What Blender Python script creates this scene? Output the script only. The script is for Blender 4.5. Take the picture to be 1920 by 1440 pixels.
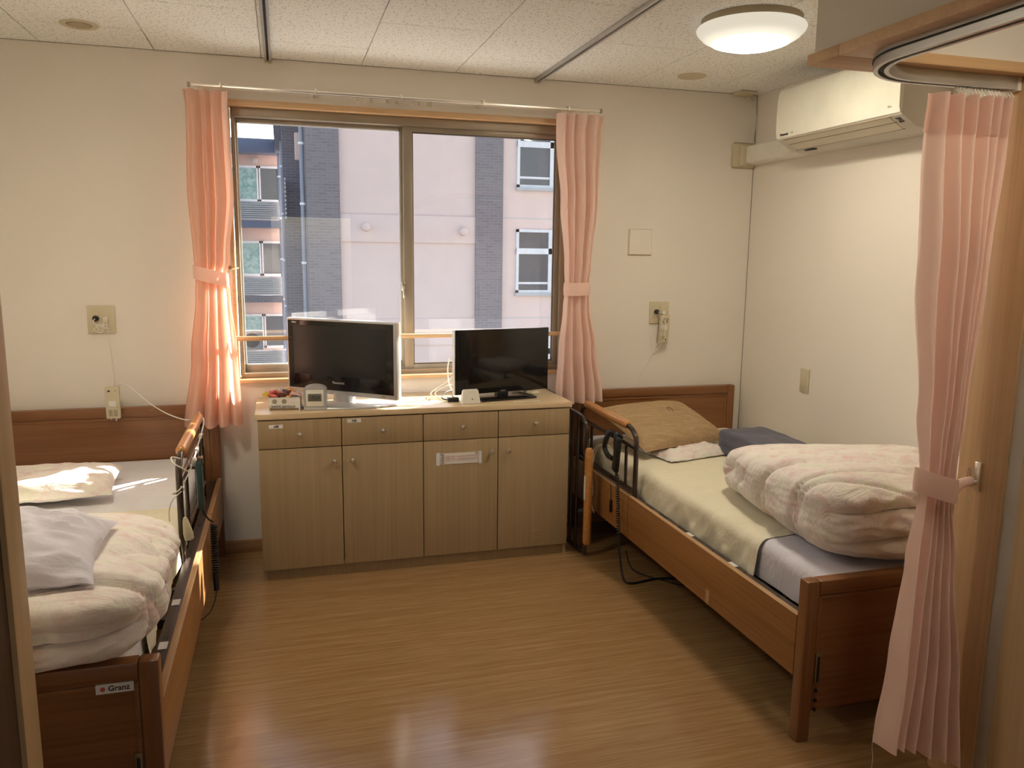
import bpy, bmesh, math, random
from math import sin, cos, pi, radians, sqrt
from mathutils import Vector, Matrix, noise
random.seed(7)
for o in list(bpy.data.objects): bpy.data.objects.remove(o)
S = bpy.context.scene
COL = S.collection

# ------------------------------------------------------------------ camera
cam_d = bpy.data.cameras.new('camera'); cam = bpy.data.objects.new('camera', cam_d); COL.objects.link(cam)
S.camera = cam
F_PX, YAW, PITCH, ROLL = 1488.25, 0.28094, -0.16227, 0.01232
cam_d.sensor_fit = 'HORIZONTAL'; cam_d.sensor_width = 36.0; cam_d.lens = F_PX / 1920 * 36.0
cam_d.clip_start = 0.02; cam_d.clip_end = 300
_f = Vector((sin(YAW) * cos(PITCH), cos(YAW) * cos(PITCH), sin(PITCH)))
_r = Vector((cos(YAW), -sin(YAW), 0)); _u = _r.cross(_f)
_r2 = _r * cos(ROLL) + _u * sin(ROLL); _u2 = -_r * sin(ROLL) + _u * cos(ROLL)
cam.matrix_world = Matrix.Translation((-0.0044, -4.0202, 1.491)) @ Matrix((_r2, _u2, -_f)).transposed().to_4x4()

# ------------------------------------------------------------------ sky, sun, exposure
SUN_DIR = Vector((-1.32, -1.0, -0.94)).normalized()      # the way the sunlight travels
W = bpy.data.worlds.new('world'); S.world = W; W.use_nodes = True
wn = W.node_tree; wn.nodes.clear()
sky = wn.nodes.new('ShaderNodeTexSky'); sky.sky_type = 'NISHITA'; sky.sun_disc = False
sky.sun_elevation = math.asin(-SUN_DIR.z); sky.sun_rotation = math.atan2(-SUN_DIR.x, -SUN_DIR.y)
sky.air_density = 1.0; sky.dust_density = 2.0; sky.ozone_density = 1.0
bg = wn.nodes.new('ShaderNodeBackground'); bg.inputs[1].default_value = 0.50
wo = wn.nodes.new('ShaderNodeOutputWorld')
wb = wn.nodes.new('ShaderNodeMix'); wb.data_type = 'RGBA'; wb.blend_type = 'MULTIPLY'; wb.inputs[0].default_value = 1.0
wb.inputs[7].default_value = (1.18, 1.0, 0.88, 1)            # the photograph's warm white balance
wn.links.new(sky.outputs[0], wb.inputs[6]); wn.links.new(wb.outputs[2], bg.inputs[0]); wn.links.new(bg.outputs[0], wo.inputs[0])
sd = bpy.data.lights.new('sun', 'SUN'); sd.energy = 26.0; sd.angle = radians(0.6); sd.color = (1.0, 0.93, 0.82)
sun = bpy.data.objects.new('sun', sd); COL.objects.link(sun); sun.location = (6, 6, 8)
sun.rotation_euler = SUN_DIR.to_track_quat('-Z', 'Y').to_euler()
def portal(name, loc, rot, sx, sy):                        # sampling guide for the daylight through an opening
    d = bpy.data.lights.new(name, 'AREA'); d.shape = 'RECTANGLE'; d.size = sx; d.size_y = sy
    d.cycles.is_portal = True
    o = bpy.data.objects.new(name, d); COL.objects.link(o); o.location = loc; o.rotation_euler = rot
portal('window_portal', (0.6, 0.19, 1.52), (-pi / 2, 0, 0), 1.75, 1.35)
vs = S.view_settings; S.display_settings.display_device = 'sRGB'
vs.view_transform = 'Standard'; vs.look = 'None'; vs.gamma = 1.0; vs.use_curve_mapping = False
vs.exposure = 0.0
LAMP_RING, LAMP_RIM = 120.0, 1.0                              # radiance of the ceiling lamp: tube ring, rim

# ------------------------------------------------------------------ materials
def nt(name):
    m = bpy.data.materials.new(name); m.use_nodes = True
    return m, m.node_tree, m.node_tree.nodes['Principled BSDF']
def N(t, typ, **kw):
    n = t.nodes.new(typ)
    for k, v in kw.items():
        if isinstance(k, str) and hasattr(n, k): setattr(n, k, v)
    return n
def coords(t, scale=(1, 1, 1), rot=(0, 0, 0)):
    c = t.nodes.new('ShaderNodeTexCoord'); m = t.nodes.new('ShaderNodeMapping')
    m.inputs['Scale'].default_value = scale; m.inputs['Rotation'].default_value = rot
    t.links.new(c.outputs['Object'], m.inputs[0]); return m.outputs[0]
def ramp(t, fac, stops):
    r = t.nodes.new('ShaderNodeValToRGB'); e = r.color_ramp.elements
    while len(e) < len(stops): e.new(0.5)
    for i, (p, c) in enumerate(stops):
        e[i].position = p; e[i].color = (*c, 1) if len(c) == 3 else c
    t.links.new(fac, r.inputs[0]); return r.outputs[0]
def noise_tex(t, vec, scale, detail=3, rough=0.55, dist=0.0):
    n = t.nodes.new('ShaderNodeTexNoise'); n.inputs['Scale'].default_value = scale
    n.inputs['Detail'].default_value = detail; n.inputs['Roughness'].default_value = rough
    n.inputs['Distortion'].default_value = dist
    t.links.new(vec, n.inputs['Vector']); return n.outputs['Fac']
def bump(t, b, h, strength, dist=0.01):
    n = t.nodes.new('ShaderNodeBump'); n.inputs['Strength'].default_value = strength
    n.inputs['Distance'].default_value = dist
    t.links.new(h, n.inputs['Height']); t.links.new(n.outputs[0], b.inputs['Normal'])
def plain(name, col, rough=0.5, metal=0.0, nscale=0, nstr=0.1, spec=0.5, var=0.06):
    m, t, b = nt(name); b.inputs['Roughness'].default_value = rough; b.inputs['Metallic'].default_value = metal
    b.inputs['Specular IOR Level'].default_value = spec
    v = coords(t); f = noise_tex(t, v, 6.0, 3)
    c = ramp(t, f, [(0.3, tuple(x * (1 - var) for x in col)), (0.7, tuple(min(1, x * (1 + var)) for x in col))])
    t.links.new(c, b.inputs['Base Color'])
    if nscale: bump(t, b, noise_tex(t, v, nscale, 2), nstr, 0.002)
    return m
def wood(name, dark, light, axis='x', rough=0.35, scale=1.0, fine=1.0, coat=0.0, bstr=0.05):
    m, t, b = nt(name); b.inputs['Roughness'].default_value = rough
    b.inputs['Coat Weight'].default_value = coat; b.inputs['Coat Roughness'].default_value = 0.15
    s = {'x': (1.2, 26, 26), 'y': (26, 1.2, 26), 'z': (26, 26, 1.2)}[axis]
    s = tuple(k * scale for k in s)
    v = coords(t, s); a = noise_tex(t, v, 1.0, 5, 0.65, 0.6)
    v2 = coords(t, tuple(k * 5 * fine if k > 2 * scale else k * 2 for k in s)); f = noise_tex(t, v2, 1.0, 2, 0.5)
    mx = t.nodes.new('ShaderNodeMath'); mx.operation = 'MULTIPLY_ADD'; mx.inputs[1].default_value = 0.5
    t.links.new(f, mx.inputs[0]); 
    m2 = t.nodes.new('ShaderNodeMath'); m2.operation = 'MULTIPLY'; m2.inputs[1].default_value = 0.5
    t.links.new(a, m2.inputs[0]); t.links.new(m2.outputs[0], mx.inputs[2])
    c = ramp(t, mx.outputs[0], [(0.36, dark), (0.62, light)])
    t.links.new(c, b.inputs['Base Color']); bump(t, b, mx.outputs[0], bstr, 0.003)
    return m
def fabric(name, stops, rough=0.9, pscale=14, transl=0.0, weave=900, wrinkle=0.0, sheen=0.2):
    m, t, b = nt(name); b.inputs['Roughness'].default_value = rough; b.inputs['Sheen Weight'].default_value = sheen
    b.inputs['Specular IOR Level'].default_value = 0.2
    v = coords(t)
    if len(stops) > 1:
        f = noise_tex(t, v, pscale, 4, 0.6, 0.8); c = ramp(t, f, stops)
    else:
        f = noise_tex(t, v, pscale, 3); c = ramp(t, f, [(0.3, tuple(k * 0.96 for k in stops[0][1])), (0.7, stops[0][1])])
    t.links.new(c, b.inputs['Base Color'])
    h = noise_tex(t, v, weave / 8, 2); 
    if wrinkle:
        w = noise_tex(t, coords(t, (3, 9, 6), (0, 0, 0.6)), 2.2, 5, 0.62, 1.3)
        a = t.nodes.new('ShaderNodeMath'); a.operation = 'MULTIPLY_ADD'; a.inputs[1].default_value = 0.06
        t.links.new(h, a.inputs[0]); t.links.new(w, a.inputs[2]); bump(t, b, a.outputs[0], wrinkle, 0.02)
    else: bump(t, b, h, 0.15, 0.001)
    if transl:
        tr = t.nodes.new('ShaderNodeBsdfTranslucent'); t.links.new(c, tr.inputs[0])
        mx = t.nodes.new('ShaderNodeMixShader'); mx.inputs[0].default_value = transl
        out = t.nodes['Material Output']
        t.links.new(b.outputs[0], mx.inputs[1]); t.links.new(tr.outputs[0], mx.inputs[2]); t.links.new(mx.outputs[0], out.inputs[0])
    return m

M = {}
M['wall'] = None
def mk_wall(name, col):
    m, t, b = nt(name); b.inputs['Roughness'].default_value = 0.85; b.inputs['Specular IOR Level'].default_value = 0.25
    v = coords(t); c = ramp(t, noise_tex(t, v, 2.0, 3), [(0.3, tuple(k * 0.97 for k in col)), (0.7, col)])
    t.links.new(c, b.inputs['Base Color'])
    bump(t, b, noise_tex(t, coords(t, (1, 1, 1.6)), 260, 2), 0.25, 0.0015); return m
M['wall'] = mk_wall('wallpaper', (0.83, 0.775, 0.70))
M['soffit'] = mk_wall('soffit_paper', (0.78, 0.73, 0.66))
# ceiling board with short dark fissures
m, t, b = nt('ceiling_board'); b.inputs['Roughness'].default_value = 0.9
masks = []
for k, (rz, th, sc) in enumerate([(0.5, 0.17, 1.0), (-0.6, 0.15, 1.15), (1.4, 0.13, 1.5)]):
    v = coords(t, (95 * sc, 36 * sc, 1), (0, 0, rz))
    vo = t.nodes.new('ShaderNodeTexVoronoi'); vo.voronoi_dimensions = '2D'; vo.inputs['Scale'].default_value = 1.0
    t.links.new(v, vo.inputs['Vector'])
    lt = t.nodes.new('ShaderNodeMath'); lt.operation = 'LESS_THAN'; lt.inputs[1].default_value = th
    t.links.new(vo.outputs['Distance'], lt.inputs[0]); masks.append(lt.outputs[0])
ad = t.nodes.new('ShaderNodeMath'); ad.operation = 'MAXIMUM'; t.links.new(masks[0], ad.inputs[0]); t.links.new(masks[1], ad.inputs[1])
ad2 = t.nodes.new('ShaderNodeMath'); ad2.operation = 'MAXIMUM'; t.links.new(ad.outputs[0], ad2.inputs[0]); t.links.new(masks[2], ad2.inputs[1])
nn_ = noise_tex(t, coords(t), 60, 1); gt = t.nodes.new('ShaderNodeMath'); gt.operation = 'GREATER_THAN'; gt.inputs[1].default_value = 0.53; t.links.new(nn_, gt.inputs[0])
ad3 = t.nodes.new('ShaderNodeMath'); ad3.operation = 'MULTIPLY'; t.links.new(ad2.outputs[0], ad3.inputs[0]); t.links.new(gt.outputs[0], ad3.inputs[1])
c = ramp(t, ad3.outputs[0], [(0.0, (0.93, 0.94, 0.92)), (1.0, (0.50, 0.47, 0.38))]); t.links.new(c, b.inputs['Base Color'])
M['board'] = m
# floor: long fine wood streaks on glossy vinyl
m, t, b = nt('vinyl_floor')
v = coords(t, (1.6, 60, 1)); a = noise_tex(t, v, 1.0, 5, 0.6, 0.3); v2 = coords(t, (7, 340, 1)); f = noise_tex(t, v2, 1.0, 2, 0.6)
mx = t.nodes.new('ShaderNodeMath'); mx.operation = 'MULTIPLY_ADD'; mx.inputs[1].default_value = 0.5; t.links.new(f, mx.inputs[0])
m2 = t.nodes.new('ShaderNodeMath'); m2.operation = 'MULTIPLY'; m2.inputs[1].default_value = 0.5; t.links.new(a, m2.inputs[0]); t.links.new(m2.outputs[0], mx.inputs[2])
c = ramp(t, mx.outputs[0], [(0.33, (0.26, 0.14, 0.056)), (0.5, (0.33, 0.19, 0.085)), (0.66, (0.42, 0.265, 0.13))]); t.links.new(c, b.inputs['Base Color'])
b.inputs['Roughness'].default_value = 0.17
big = noise_tex(t, coords(t, (1, 1, 1)), 5.0, 2)
a3 = t.nodes.new('ShaderNodeMath'); a3.operation = 'MULTIPLY_ADD'; a3.inputs[1].default_value = 0.05; t.links.new(mx.outputs[0], a3.inputs[0]); t.links.new(big, a3.inputs[2])
bump(t, b, a3.outputs[0], 0.12, 0.02)
M['floor'] = m
M['bedwood'] = wood('dark_bed_wood', (0.20, 0.080, 0.028), (0.27, 0.115, 0.042), 'x', 0.33, 0.8)
M['bedwood_z'] = wood('dark_bed_wood_upright', (0.20, 0.080, 0.028), (0.27, 0.115, 0.042), 'z', 0.33, 0.8)
M['bedside'] = wood('bed_side_wood', (0.27, 0.115, 0.035), (0.37, 0.175, 0.06), 'y', 0.38, 0.8)
M['edge'] = wood('worn_wood_edge', (0.40, 0.22, 0.10), (0.55, 0.34, 0.17), 'y', 0.5, 1.0)
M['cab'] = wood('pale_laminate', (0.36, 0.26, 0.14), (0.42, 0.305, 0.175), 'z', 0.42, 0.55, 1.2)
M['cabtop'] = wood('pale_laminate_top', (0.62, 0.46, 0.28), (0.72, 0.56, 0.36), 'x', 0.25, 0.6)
M['grip'] = wood('orange_grip_wood', (0.46, 0.19, 0.05), (0.62, 0.30, 0.09), 'y', 0.28, 0.8, coat=0.3)
M['trimwood'] = wood('pale_trim_wood', (0.60, 0.38, 0.20), (0.70, 0.47, 0.26), 'x', 0.4, 0.7)
M['trimwood_z'] = wood('pale_trim_wood_upright', (0.60, 0.38, 0.20), (0.70, 0.47, 0.26), 'z', 0.4, 0.7)
M['postwood'] = wood('light_post_wood', (0.70, 0.47, 0.26), (0.80, 0.57, 0.34), 'z', 0.4, 0.7)
M['base'] = wood('baseboard_wood', (0.36, 0.18, 0.08), (0.46, 0.25, 0.12), 'x', 0.4, 0.8)
M['doorwood'] = wood('tan_door_laminate', (0.50, 0.35, 0.19), (0.60, 0.43, 0.25), 'z', 0.5, 0.5)
M['dark'] = plain('black_plastic', (0.012, 0.012, 0.013), 0.4)
M['lcd'] = plain('lcd_grey', (0.14, 0.14, 0.115), 0.3)
M['brownp'] = plain('brown_print', (0.25, 0.17, 0.09), 0.5)
M['vent_dk'] = plain('dark_vent_brown', (0.16, 0.14, 0.10), 0.7)  # dark brown of the vent disc and the wallpaper joints
M['darkgloss'] = plain('glossy_black_plastic', (0.008, 0.008, 0.009), 0.12)
M['screen'] = plain('tv_screen', (0.018, 0.021, 0.024), 0.32, nscale=0, spec=0.35)
M['screen2'] = plain('tv_screen_glossy', (0.010, 0.010, 0.010), 0.10)
M['silver'] = plain('silver_plastic', (0.52, 0.52, 0.53), 0.35, 0.3)
M['chrome'] = plain('chrome', (0.75, 0.75, 0.76), 0.15, 1.0)
M['nickel'] = plain('brushed_nickel', (0.82, 0.78, 0.70), 0.28, 1.0)
M['alum'] = plain('bronze_aluminium', (0.34, 0.29, 0.225), 0.42, 0.35)
M['alum_dk'] = plain('dark_aluminium', (0.13, 0.11, 0.09), 0.45, 0.3)
M['rail'] = plain('rail_aluminium', (0.55, 0.55, 0.54), 0.35, 0.7)
M['slot'] = plain('rail_slot_black', (0.02, 0.02, 0.02), 0.7)
M['steel'] = plain('brown_enamelled_steel', (0.085, 0.062, 0.052), 0.38, 0.3)
M['pipe'] = plain('dark_bronze_pipe', (0.10, 0.078, 0.068), 0.22, 0.75)
M['ivory'] = plain('ivory_plastic', (0.62, 0.55, 0.39), 0.45)
M['ivory_dk'] = plain('dark_ivory_plastic', (0.36, 0.30, 0.20), 0.5)  # darker ivory for caps, grilles, buttons and print
M['white_pl'] = plain('white_plastic', (0.80, 0.77, 0.68), 0.4)
M['acwhite'] = plain('ac_gloss_white', (0.80, 0.78, 0.67), 0.16)
M['acgrey'] = plain('ac_grille_beige', (0.62, 0.58, 0.46), 0.45)
M['acside'] = plain('ac_side', (0.60, 0.57, 0.50), 0.5)
M['cordw'] = plain('white_cord', (0.80, 0.76, 0.68), 0.5)
M['paper'] = plain('white_paper', (0.80, 0.77, 0.74), 0.7)
M['red'] = plain('red_ink', (0.60, 0.12, 0.10), 0.6)
M['ink'] = plain('black_ink', (0.04, 0.035, 0.03), 0.6)
M['yellow'] = plain('yellow_tape', (0.85, 0.55, 0.05), 0.4)
M['teal'] = plain('dark_teal_plastic', (0.03, 0.07, 0.075), 0.35)
M['brass'] = plain('worn_brass', (0.30, 0.22, 0.12), 0.4, 0.7)
M['white_cloth'] = fabric('white_cotton', [(0, (0.80, 0.79, 0.82))], transl=0.0, wrinkle=0.35)
M['lilac_cloth'] = fabric('lilac_white_cotton', [(0, (0.72, 0.70, 0.78))], wrinkle=0.3)
M['cream_cloth'] = fabric('cream_cotton', [(0, (0.82, 0.76, 0.58))], wrinkle=0.3)
FL = [(0.30, (0.80, 0.60, 0.56)), (0.42, (0.82, 0.72, 0.68)), (0.55, (0.86, 0.80, 0.74)), (0.66, (0.80, 0.80, 0.66)), (0.74, (0.84, 0.70, 0.66))]
M['floral'] = fabric('faded_floral_cotton', FL, pscale=16, wrinkle=0.45)
M['linen'] = wood('brown_slub_linen', (0.33, 0.215, 0.11), (0.47, 0.325, 0.175), 'x', 0.95, 1.6, bstr=.3)
M['slate'] = fabric('slate_blue_cover', [(0, (0.105, 0.105, 0.145))], pscale=30)
M['curtain'] = fabric('salmon_curtain', [(0, (0.95, 0.66, 0.54))], transl=0.52, pscale=8)
M['curtain2'] = fabric('salmon_curtain_lined', [(0, (0.97, 0.75, 0.66))], transl=0.36, pscale=8)
M['pk'] = fabric('wall_render_pink', [(0, (0.76, 0.61, 0.57))], pscale=3, sheen=0)
M['pk2'] = fabric('wall_render_rose', [(0, (0.72, 0.54, 0.49))], pscale=3, sheen=0)
M['grey_band'] = plain('pale_grey_render', (0.55, 0.53, 0.55), 0.8)
M['roofblue'] = plain('slate_blue_metal', (0.13, 0.16, 0.24), 0.5)
M['pipeblue'] = plain('grey_blue_pipe', (0.25, 0.27, 0.34), 0.5)
M['winframe'] = plain('white_window_frame', (0.74, 0.76, 0.80), 0.4)
M['louver'] = plain('balcony_louver', (0.45, 0.47, 0.49), 0.5)
M['green_curt'] = fabric('pale_green_curtain', [(0.35, (0.20, 0.36, 0.36)), (0.65, (0.45, 0.60, 0.56))], pscale=6, sheen=0)
M['asphalt'] = plain('pale_paving', (0.42, 0.41, 0.39), 0.9)
M['rub'] = plain('terrace_grey', (0.33, 0.33, 0.34), 0.8)
def mk_brick(name, c1, c2, mo):
    m, t, b = nt(name); b.inputs['Roughness'].default_value = 0.85
    br = t.nodes.new('ShaderNodeTexBrick'); v = coords(t, (1, 1, 1), (pi / 2, 0, 0))
    tc = t.nodes.new('ShaderNodeTexCoord'); sp = t.nodes.new('ShaderNodeSeparateXYZ'); cb = t.nodes.new('ShaderNodeCombineXYZ')
    s = t.nodes.new('ShaderNodeMath'); t.links.new(tc.outputs['Object'], sp.inputs[0]); t.links.new(sp.outputs[0], s.inputs[0]); t.links.new(sp.outputs[1], s.inputs[1])
    t.links.new(s.outputs[0], cb.inputs[0]); t.links.new(sp.outputs[2], cb.inputs[1]); t.links.new(cb.outputs[0], br.inputs[0])
    br.inputs['Color1'].default_value = (*c1, 1); br.inputs['Color2'].default_value = (*c2, 1); br.inputs['Mortar'].default_value = (*mo, 1)
    br.inputs['Scale'].default_value = 1.0; br.inputs['Mortar Size'].default_value = 0.012
    br.inputs['Brick Width'].default_value = 0.24; br.inputs['Row Height'].default_value = 0.075
    t.links.new(br.outputs[0], b.inputs['Base Color']); return m
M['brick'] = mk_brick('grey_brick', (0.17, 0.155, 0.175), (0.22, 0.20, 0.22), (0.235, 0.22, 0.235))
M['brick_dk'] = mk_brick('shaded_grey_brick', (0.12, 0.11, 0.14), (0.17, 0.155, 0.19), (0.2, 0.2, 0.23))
def mk_glass(name, dirt, tint=(0.97, 0.98, 0.98)):
    m = bpy.data.materials.new(name); m.use_nodes = True; t = m.node_tree; t.nodes.clear()
    out = t.nodes.new('ShaderNodeOutputMaterial'); tr = t.nodes.new('ShaderNodeBsdfTransparent'); tr.inputs[0].default_value = (*tint, 1)
    gl = t.nodes.new('ShaderNodeBsdfGlossy'); gl.inputs['Roughness'].default_value = 0.0; gl.inputs[0].default_value = (1, 1, 1, 1)
    lw = t.nodes.new('ShaderNodeLayerWeight'); lw.inputs[0].default_value = 0.5
    pw = t.nodes.new('ShaderNodeMath'); pw.operation = 'POWER'; pw.inputs[1].default_value = 5.0; t.links.new(lw.outputs['Facing'], pw.inputs[0])
    fr = t.nodes.new('ShaderNodeMath'); fr.operation = 'MULTIPLY_ADD'; fr.inputs[1].default_value = 0.9; fr.inputs[2].default_value = 0.045; t.links.new(pw.outputs[0], fr.inputs[0])
    mx = t.nodes.new('ShaderNodeMixShader'); t.links.new(fr.outputs[0], mx.inputs[0]); t.links.new(tr.outputs[0], mx.inputs[1]); t.links.new(gl.outputs[0], mx.inputs[2])
    if dirt:
        v = coords(t); n1 = noise_tex(t, v, 95, 2, 0.6); sp = ramp(t, n1, [(0.66, (0, 0, 0)), (0.74, (1, 1, 1))])
        n2 = noise_tex(t, v, 2.2, 3); 
        sx = t.nodes.new('ShaderNodeSeparateXYZ'); t.links.new(v, sx.inputs[0])
        low = t.nodes.new('ShaderNodeMapRange'); low.inputs[1].default_value = 1.0; low.inputs[2].default_value = 0.1
        low.inputs[3].default_value = 0.12; low.inputs[4].default_value = 1.0; t.links.new(sx.outputs[2], low.inputs[0])
        a = t.nodes.new('ShaderNodeMath'); a.operation = 'MULTIPLY_ADD'; a.inputs[1].default_value = 0.55; t.links.new(sp, a.inputs[0]); t.links.new(n2, a.inputs[2])
        b_ = t.nodes.new('ShaderNodeMath'); b_.operation = 'MULTIPLY'; t.links.new(a.outputs[0], b_.inputs[0]); t.links.new(low.outputs[0], b_.inputs[1])
        c_ = t.nodes.new('ShaderNodeMath'); c_.operation = 'MULTIPLY'; c_.inputs[1].default_value = dirt; t.links.new(b_.outputs[0], c_.inputs[0])
        df = t.nodes.new('ShaderNodeBsdfTranslucent'); df.inputs[0].default_value = (0.75, 0.75, 0.78, 1)
        m2 = t.nodes.new('ShaderNodeMixShader'); t.links.new(c_.outputs[0], m2.inputs[0]); t.links.new(mx.outputs[0], m2.inputs[1]); t.links.new(df.outputs[0], m2.inputs[2])
        t.links.new(m2.outputs[0], out.inputs[0])
    else: t.links.new(mx.outputs[0], out.inputs[0])
    return m
M['glass'] = mk_glass('dusty_window_glass', 0.022)
M['farglass'] = plain('far_window_glass', (0.10, 0.11, 0.13), 0.05)
M['crystal'] = mk_glass('clear_bead', 0)
# lamp diffuser: round tube glowing behind a frosted dome
def mk_lamp(name, strength, rim):
    m = bpy.data.materials.new(name); m.use_nodes = True; t = m.node_tree; t.nodes.clear()
    out = t.nodes.new('ShaderNodeOutputMaterial'); em = t.nodes.new('ShaderNodeEmission'); v = coords(t)
    sx = t.nodes.new('ShaderNodeSeparateXYZ'); t.links.new(v, sx.inputs[0]); cb = t.nodes.new('ShaderNodeCombineXYZ')
    t.links.new(sx.outputs[0], cb.inputs[0]); t.links.new(sx.outputs[1], cb.inputs[1])
    ln = t.nodes.new('ShaderNodeVectorMath'); ln.operation = 'LENGTH'; t.links.new(cb.outputs[0], ln.inputs[0])
    rr = t.nodes.new('ShaderNodeValToRGB'); t.links.new(ln.outputs['Value'], rr.inputs[0]); e = rr.color_ramp.elements
    rr.color_ramp.interpolation = 'EASE'
    k = rim / strength
    e[0].position = 0.0; e[0].color = (k * 1.6,) * 3 + (1,)
    e[1].position = 0.19; e[1].color = (k * 0.75,) * 3 + (1,)
    for p_, q_ in ((0.05, k * 2.0), (0.095, 1.0), (0.115, 0.8), (0.145, k * 1.1)):
        x = e.new(p_); x.color = (q_, q_, q_, 1)
    mu = t.nodes.new('ShaderNodeMath'); mu.operation = 'MULTIPLY'; mu.inputs[1].default_value = strength
    t.links.new(rr.outputs[0], mu.inputs[0]); t.links.new(mu.outputs[0], em.inputs[1]); em.inputs[0].default_value = (1.0, 0.90, 0.71, 1)
    t.links.new(em.outputs[0], out.inputs[0]); return m
M['lamp'] = mk_lamp('lit_lamp_dome', LAMP_RING, LAMP_RIM)
M['added_lamp_left'] = mk_lamp('added_lamp_dome_left', LAMP_RING * 0.90, LAMP_RIM)
M['added_lamp_alcove'] = mk_lamp('added_lamp_dome_alcove', LAMP_RING * 0.40, LAMP_RIM)

# ------------------------------------------------------------------ mesh helpers
class MB:
    def __init__(s): s.v = []; s.f = []; s.sm = []
    def add(s, vs, fs, smooth=False):
        k = len(s.v); s.v += [tuple(x) for x in vs]; s.f += [[i + k for i in f] for f in fs]; s.sm += [smooth] * len(fs); return s
    def box(s, x0, x1, y0, y1, z0, z1, bev=0.0, mat=None, seg=2):
        bm = bmesh.new(); bmesh.ops.create_cube(bm, size=1)
        x0, x1 = min(x0, x1), max(x0, x1); y0, y1 = min(y0, y1), max(y0, y1)
        for q in bm.verts: q.co = Vector(((x0 + x1) / 2 + q.co.x * (x1 - x0), (y0 + y1) / 2 + q.co.y * (y1 - y0), (z0 + z1) / 2 + q.co.z * (z1 - z0)))
        if bev: bmesh.ops.bevel(bm, geom=bm.edges[:], offset=bev, segments=seg, affect='EDGES', profile=0.5)
        return s.bm(bm, mat, bool(bev))
    def bm(s, bm, mat=None, smooth=False):
        bm.verts.index_update()
        vs = [(mat @ q.co) if mat else q.co.copy() for q in bm.verts]
        s.add(vs, [[q.index for q in f.verts] for f in bm.faces], smooth); bm.free(); return s
    def ring(s, loops, closed=True, cap=True, smooth=True):        # list of loops of equal length
        n = len(loops[0]); vs = [p for l in loops for p in l]; fs = []
        for i in range(len(loops) - 1):
            for j in range(n if closed else n - 1):
                a = i * n + j; b_ = i * n + (j + 1) % n
                fs.append([a, b_, b_ + n, a + n])
        s.add(vs, fs, smooth)
        if cap and closed:
            s.add(loops[0], [list(range(n))[::-1]], False); s.add(loops[-1], [list(range(n))], False)
        return s
    def cyl(s, a, b, r, r2=None, n=16, smooth=True):
        a, b = Vector(a), Vector(b); d = (b - a).normalized(); u = d.orthogonal().normalized(); w = d.cross(u)
        r2 = r if r2 is None else r2
        return s.ring([[p + (u * cos(2 * pi * i / n) + w * sin(2 * pi * i / n)) * q for i in range(n)] for p, q in ((a, r), (b, r2))], smooth=smooth)
    def tube(s, pts, r, n=8, sub=6, smooth=True):
        P = [Vector(p) for p in pts]
        if sub > 1 and len(P) > 2:
            Q = []
            for i in range(len(P) - 1):
                p0 = P[max(i - 1, 0)]; p1 = P[i]; p2 = P[i + 1]; p3 = P[min(i + 2, len(P) - 1)]
                for k in range(sub):
                    x = k / sub
                    Q.append(0.5 * ((2 * p1) + (p2 - p0) * x + (2 * p0 - 5 * p1 + 4 * p2 - p3) * x * x + (3 * p1 - p0 - 3 * p2 + p3) * x ** 3))
            P = Q + [P[-1]]
        d0 = (P[1] - P[0]).normalized(); u = d0.orthogonal().normalized(); loops = []
        for i, p in enumerate(P):
            d = (P[min(i + 1, len(P) - 1)] - P[max(i - 1, 0)]).normalized()
            u = (u - d * u.dot(d)).normalized(); w = d.cross(u)
            loops.append([p + (u * cos(2 * pi * k / n) + w * sin(2 * pi * k / n)) * r for k in range(n)])
        return s.ring(loops, smooth=smooth)
    def lathe(s, prof, c, n=32, axis='z', smooth=True):             # prof: (r, h)
        c = Vector(c); loops = []
        for r, h in prof:
            r = max(r, 1e-5)
            if axis == 'z': loops.append([c + Vector((r * cos(2 * pi * i / n), r * sin(2 * pi * i / n), h)) for i in range(n)])
            elif axis == 'y': loops.append([c + Vector((r * cos(2 * pi * i / n), h, r * sin(2 * pi * i / n))) for i in range(n)])
            else: loops.append([c + Vector((h, r * cos(2 * pi * i / n), r * sin(2 * pi * i / n))) for i in range(n)])
        return s.ring(loops, smooth=smooth)
    def prism(s, outline, axis, a, b, smooth=False):                 # outline in the other two axes, in xyz order
        def P(p, h): return (h, p[0], p[1]) if axis == 'x' else (p[0], h, p[1]) if axis == 'y' else (p[0], p[1], h)
        return s.ring([[P(p, a) for p in outline], [P(p, b) for p in outline]], smooth=smooth)
    def quad(s, a, b, c, d): return s.add([a, b, c, d], [[0, 1, 2, 3]])
def setp(o, label=None, cat=None, group=None, kind=None):
    if label: o['label'] = label
    if cat: o['category'] = cat
    if group: o['group'] = group
    if kind: o['kind'] = kind
    return o
def origin_of(o):
    p = Vector((0, 0, 0))
    while o is not None: p += Vector(o.location); o = o.parent
    return p
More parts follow.
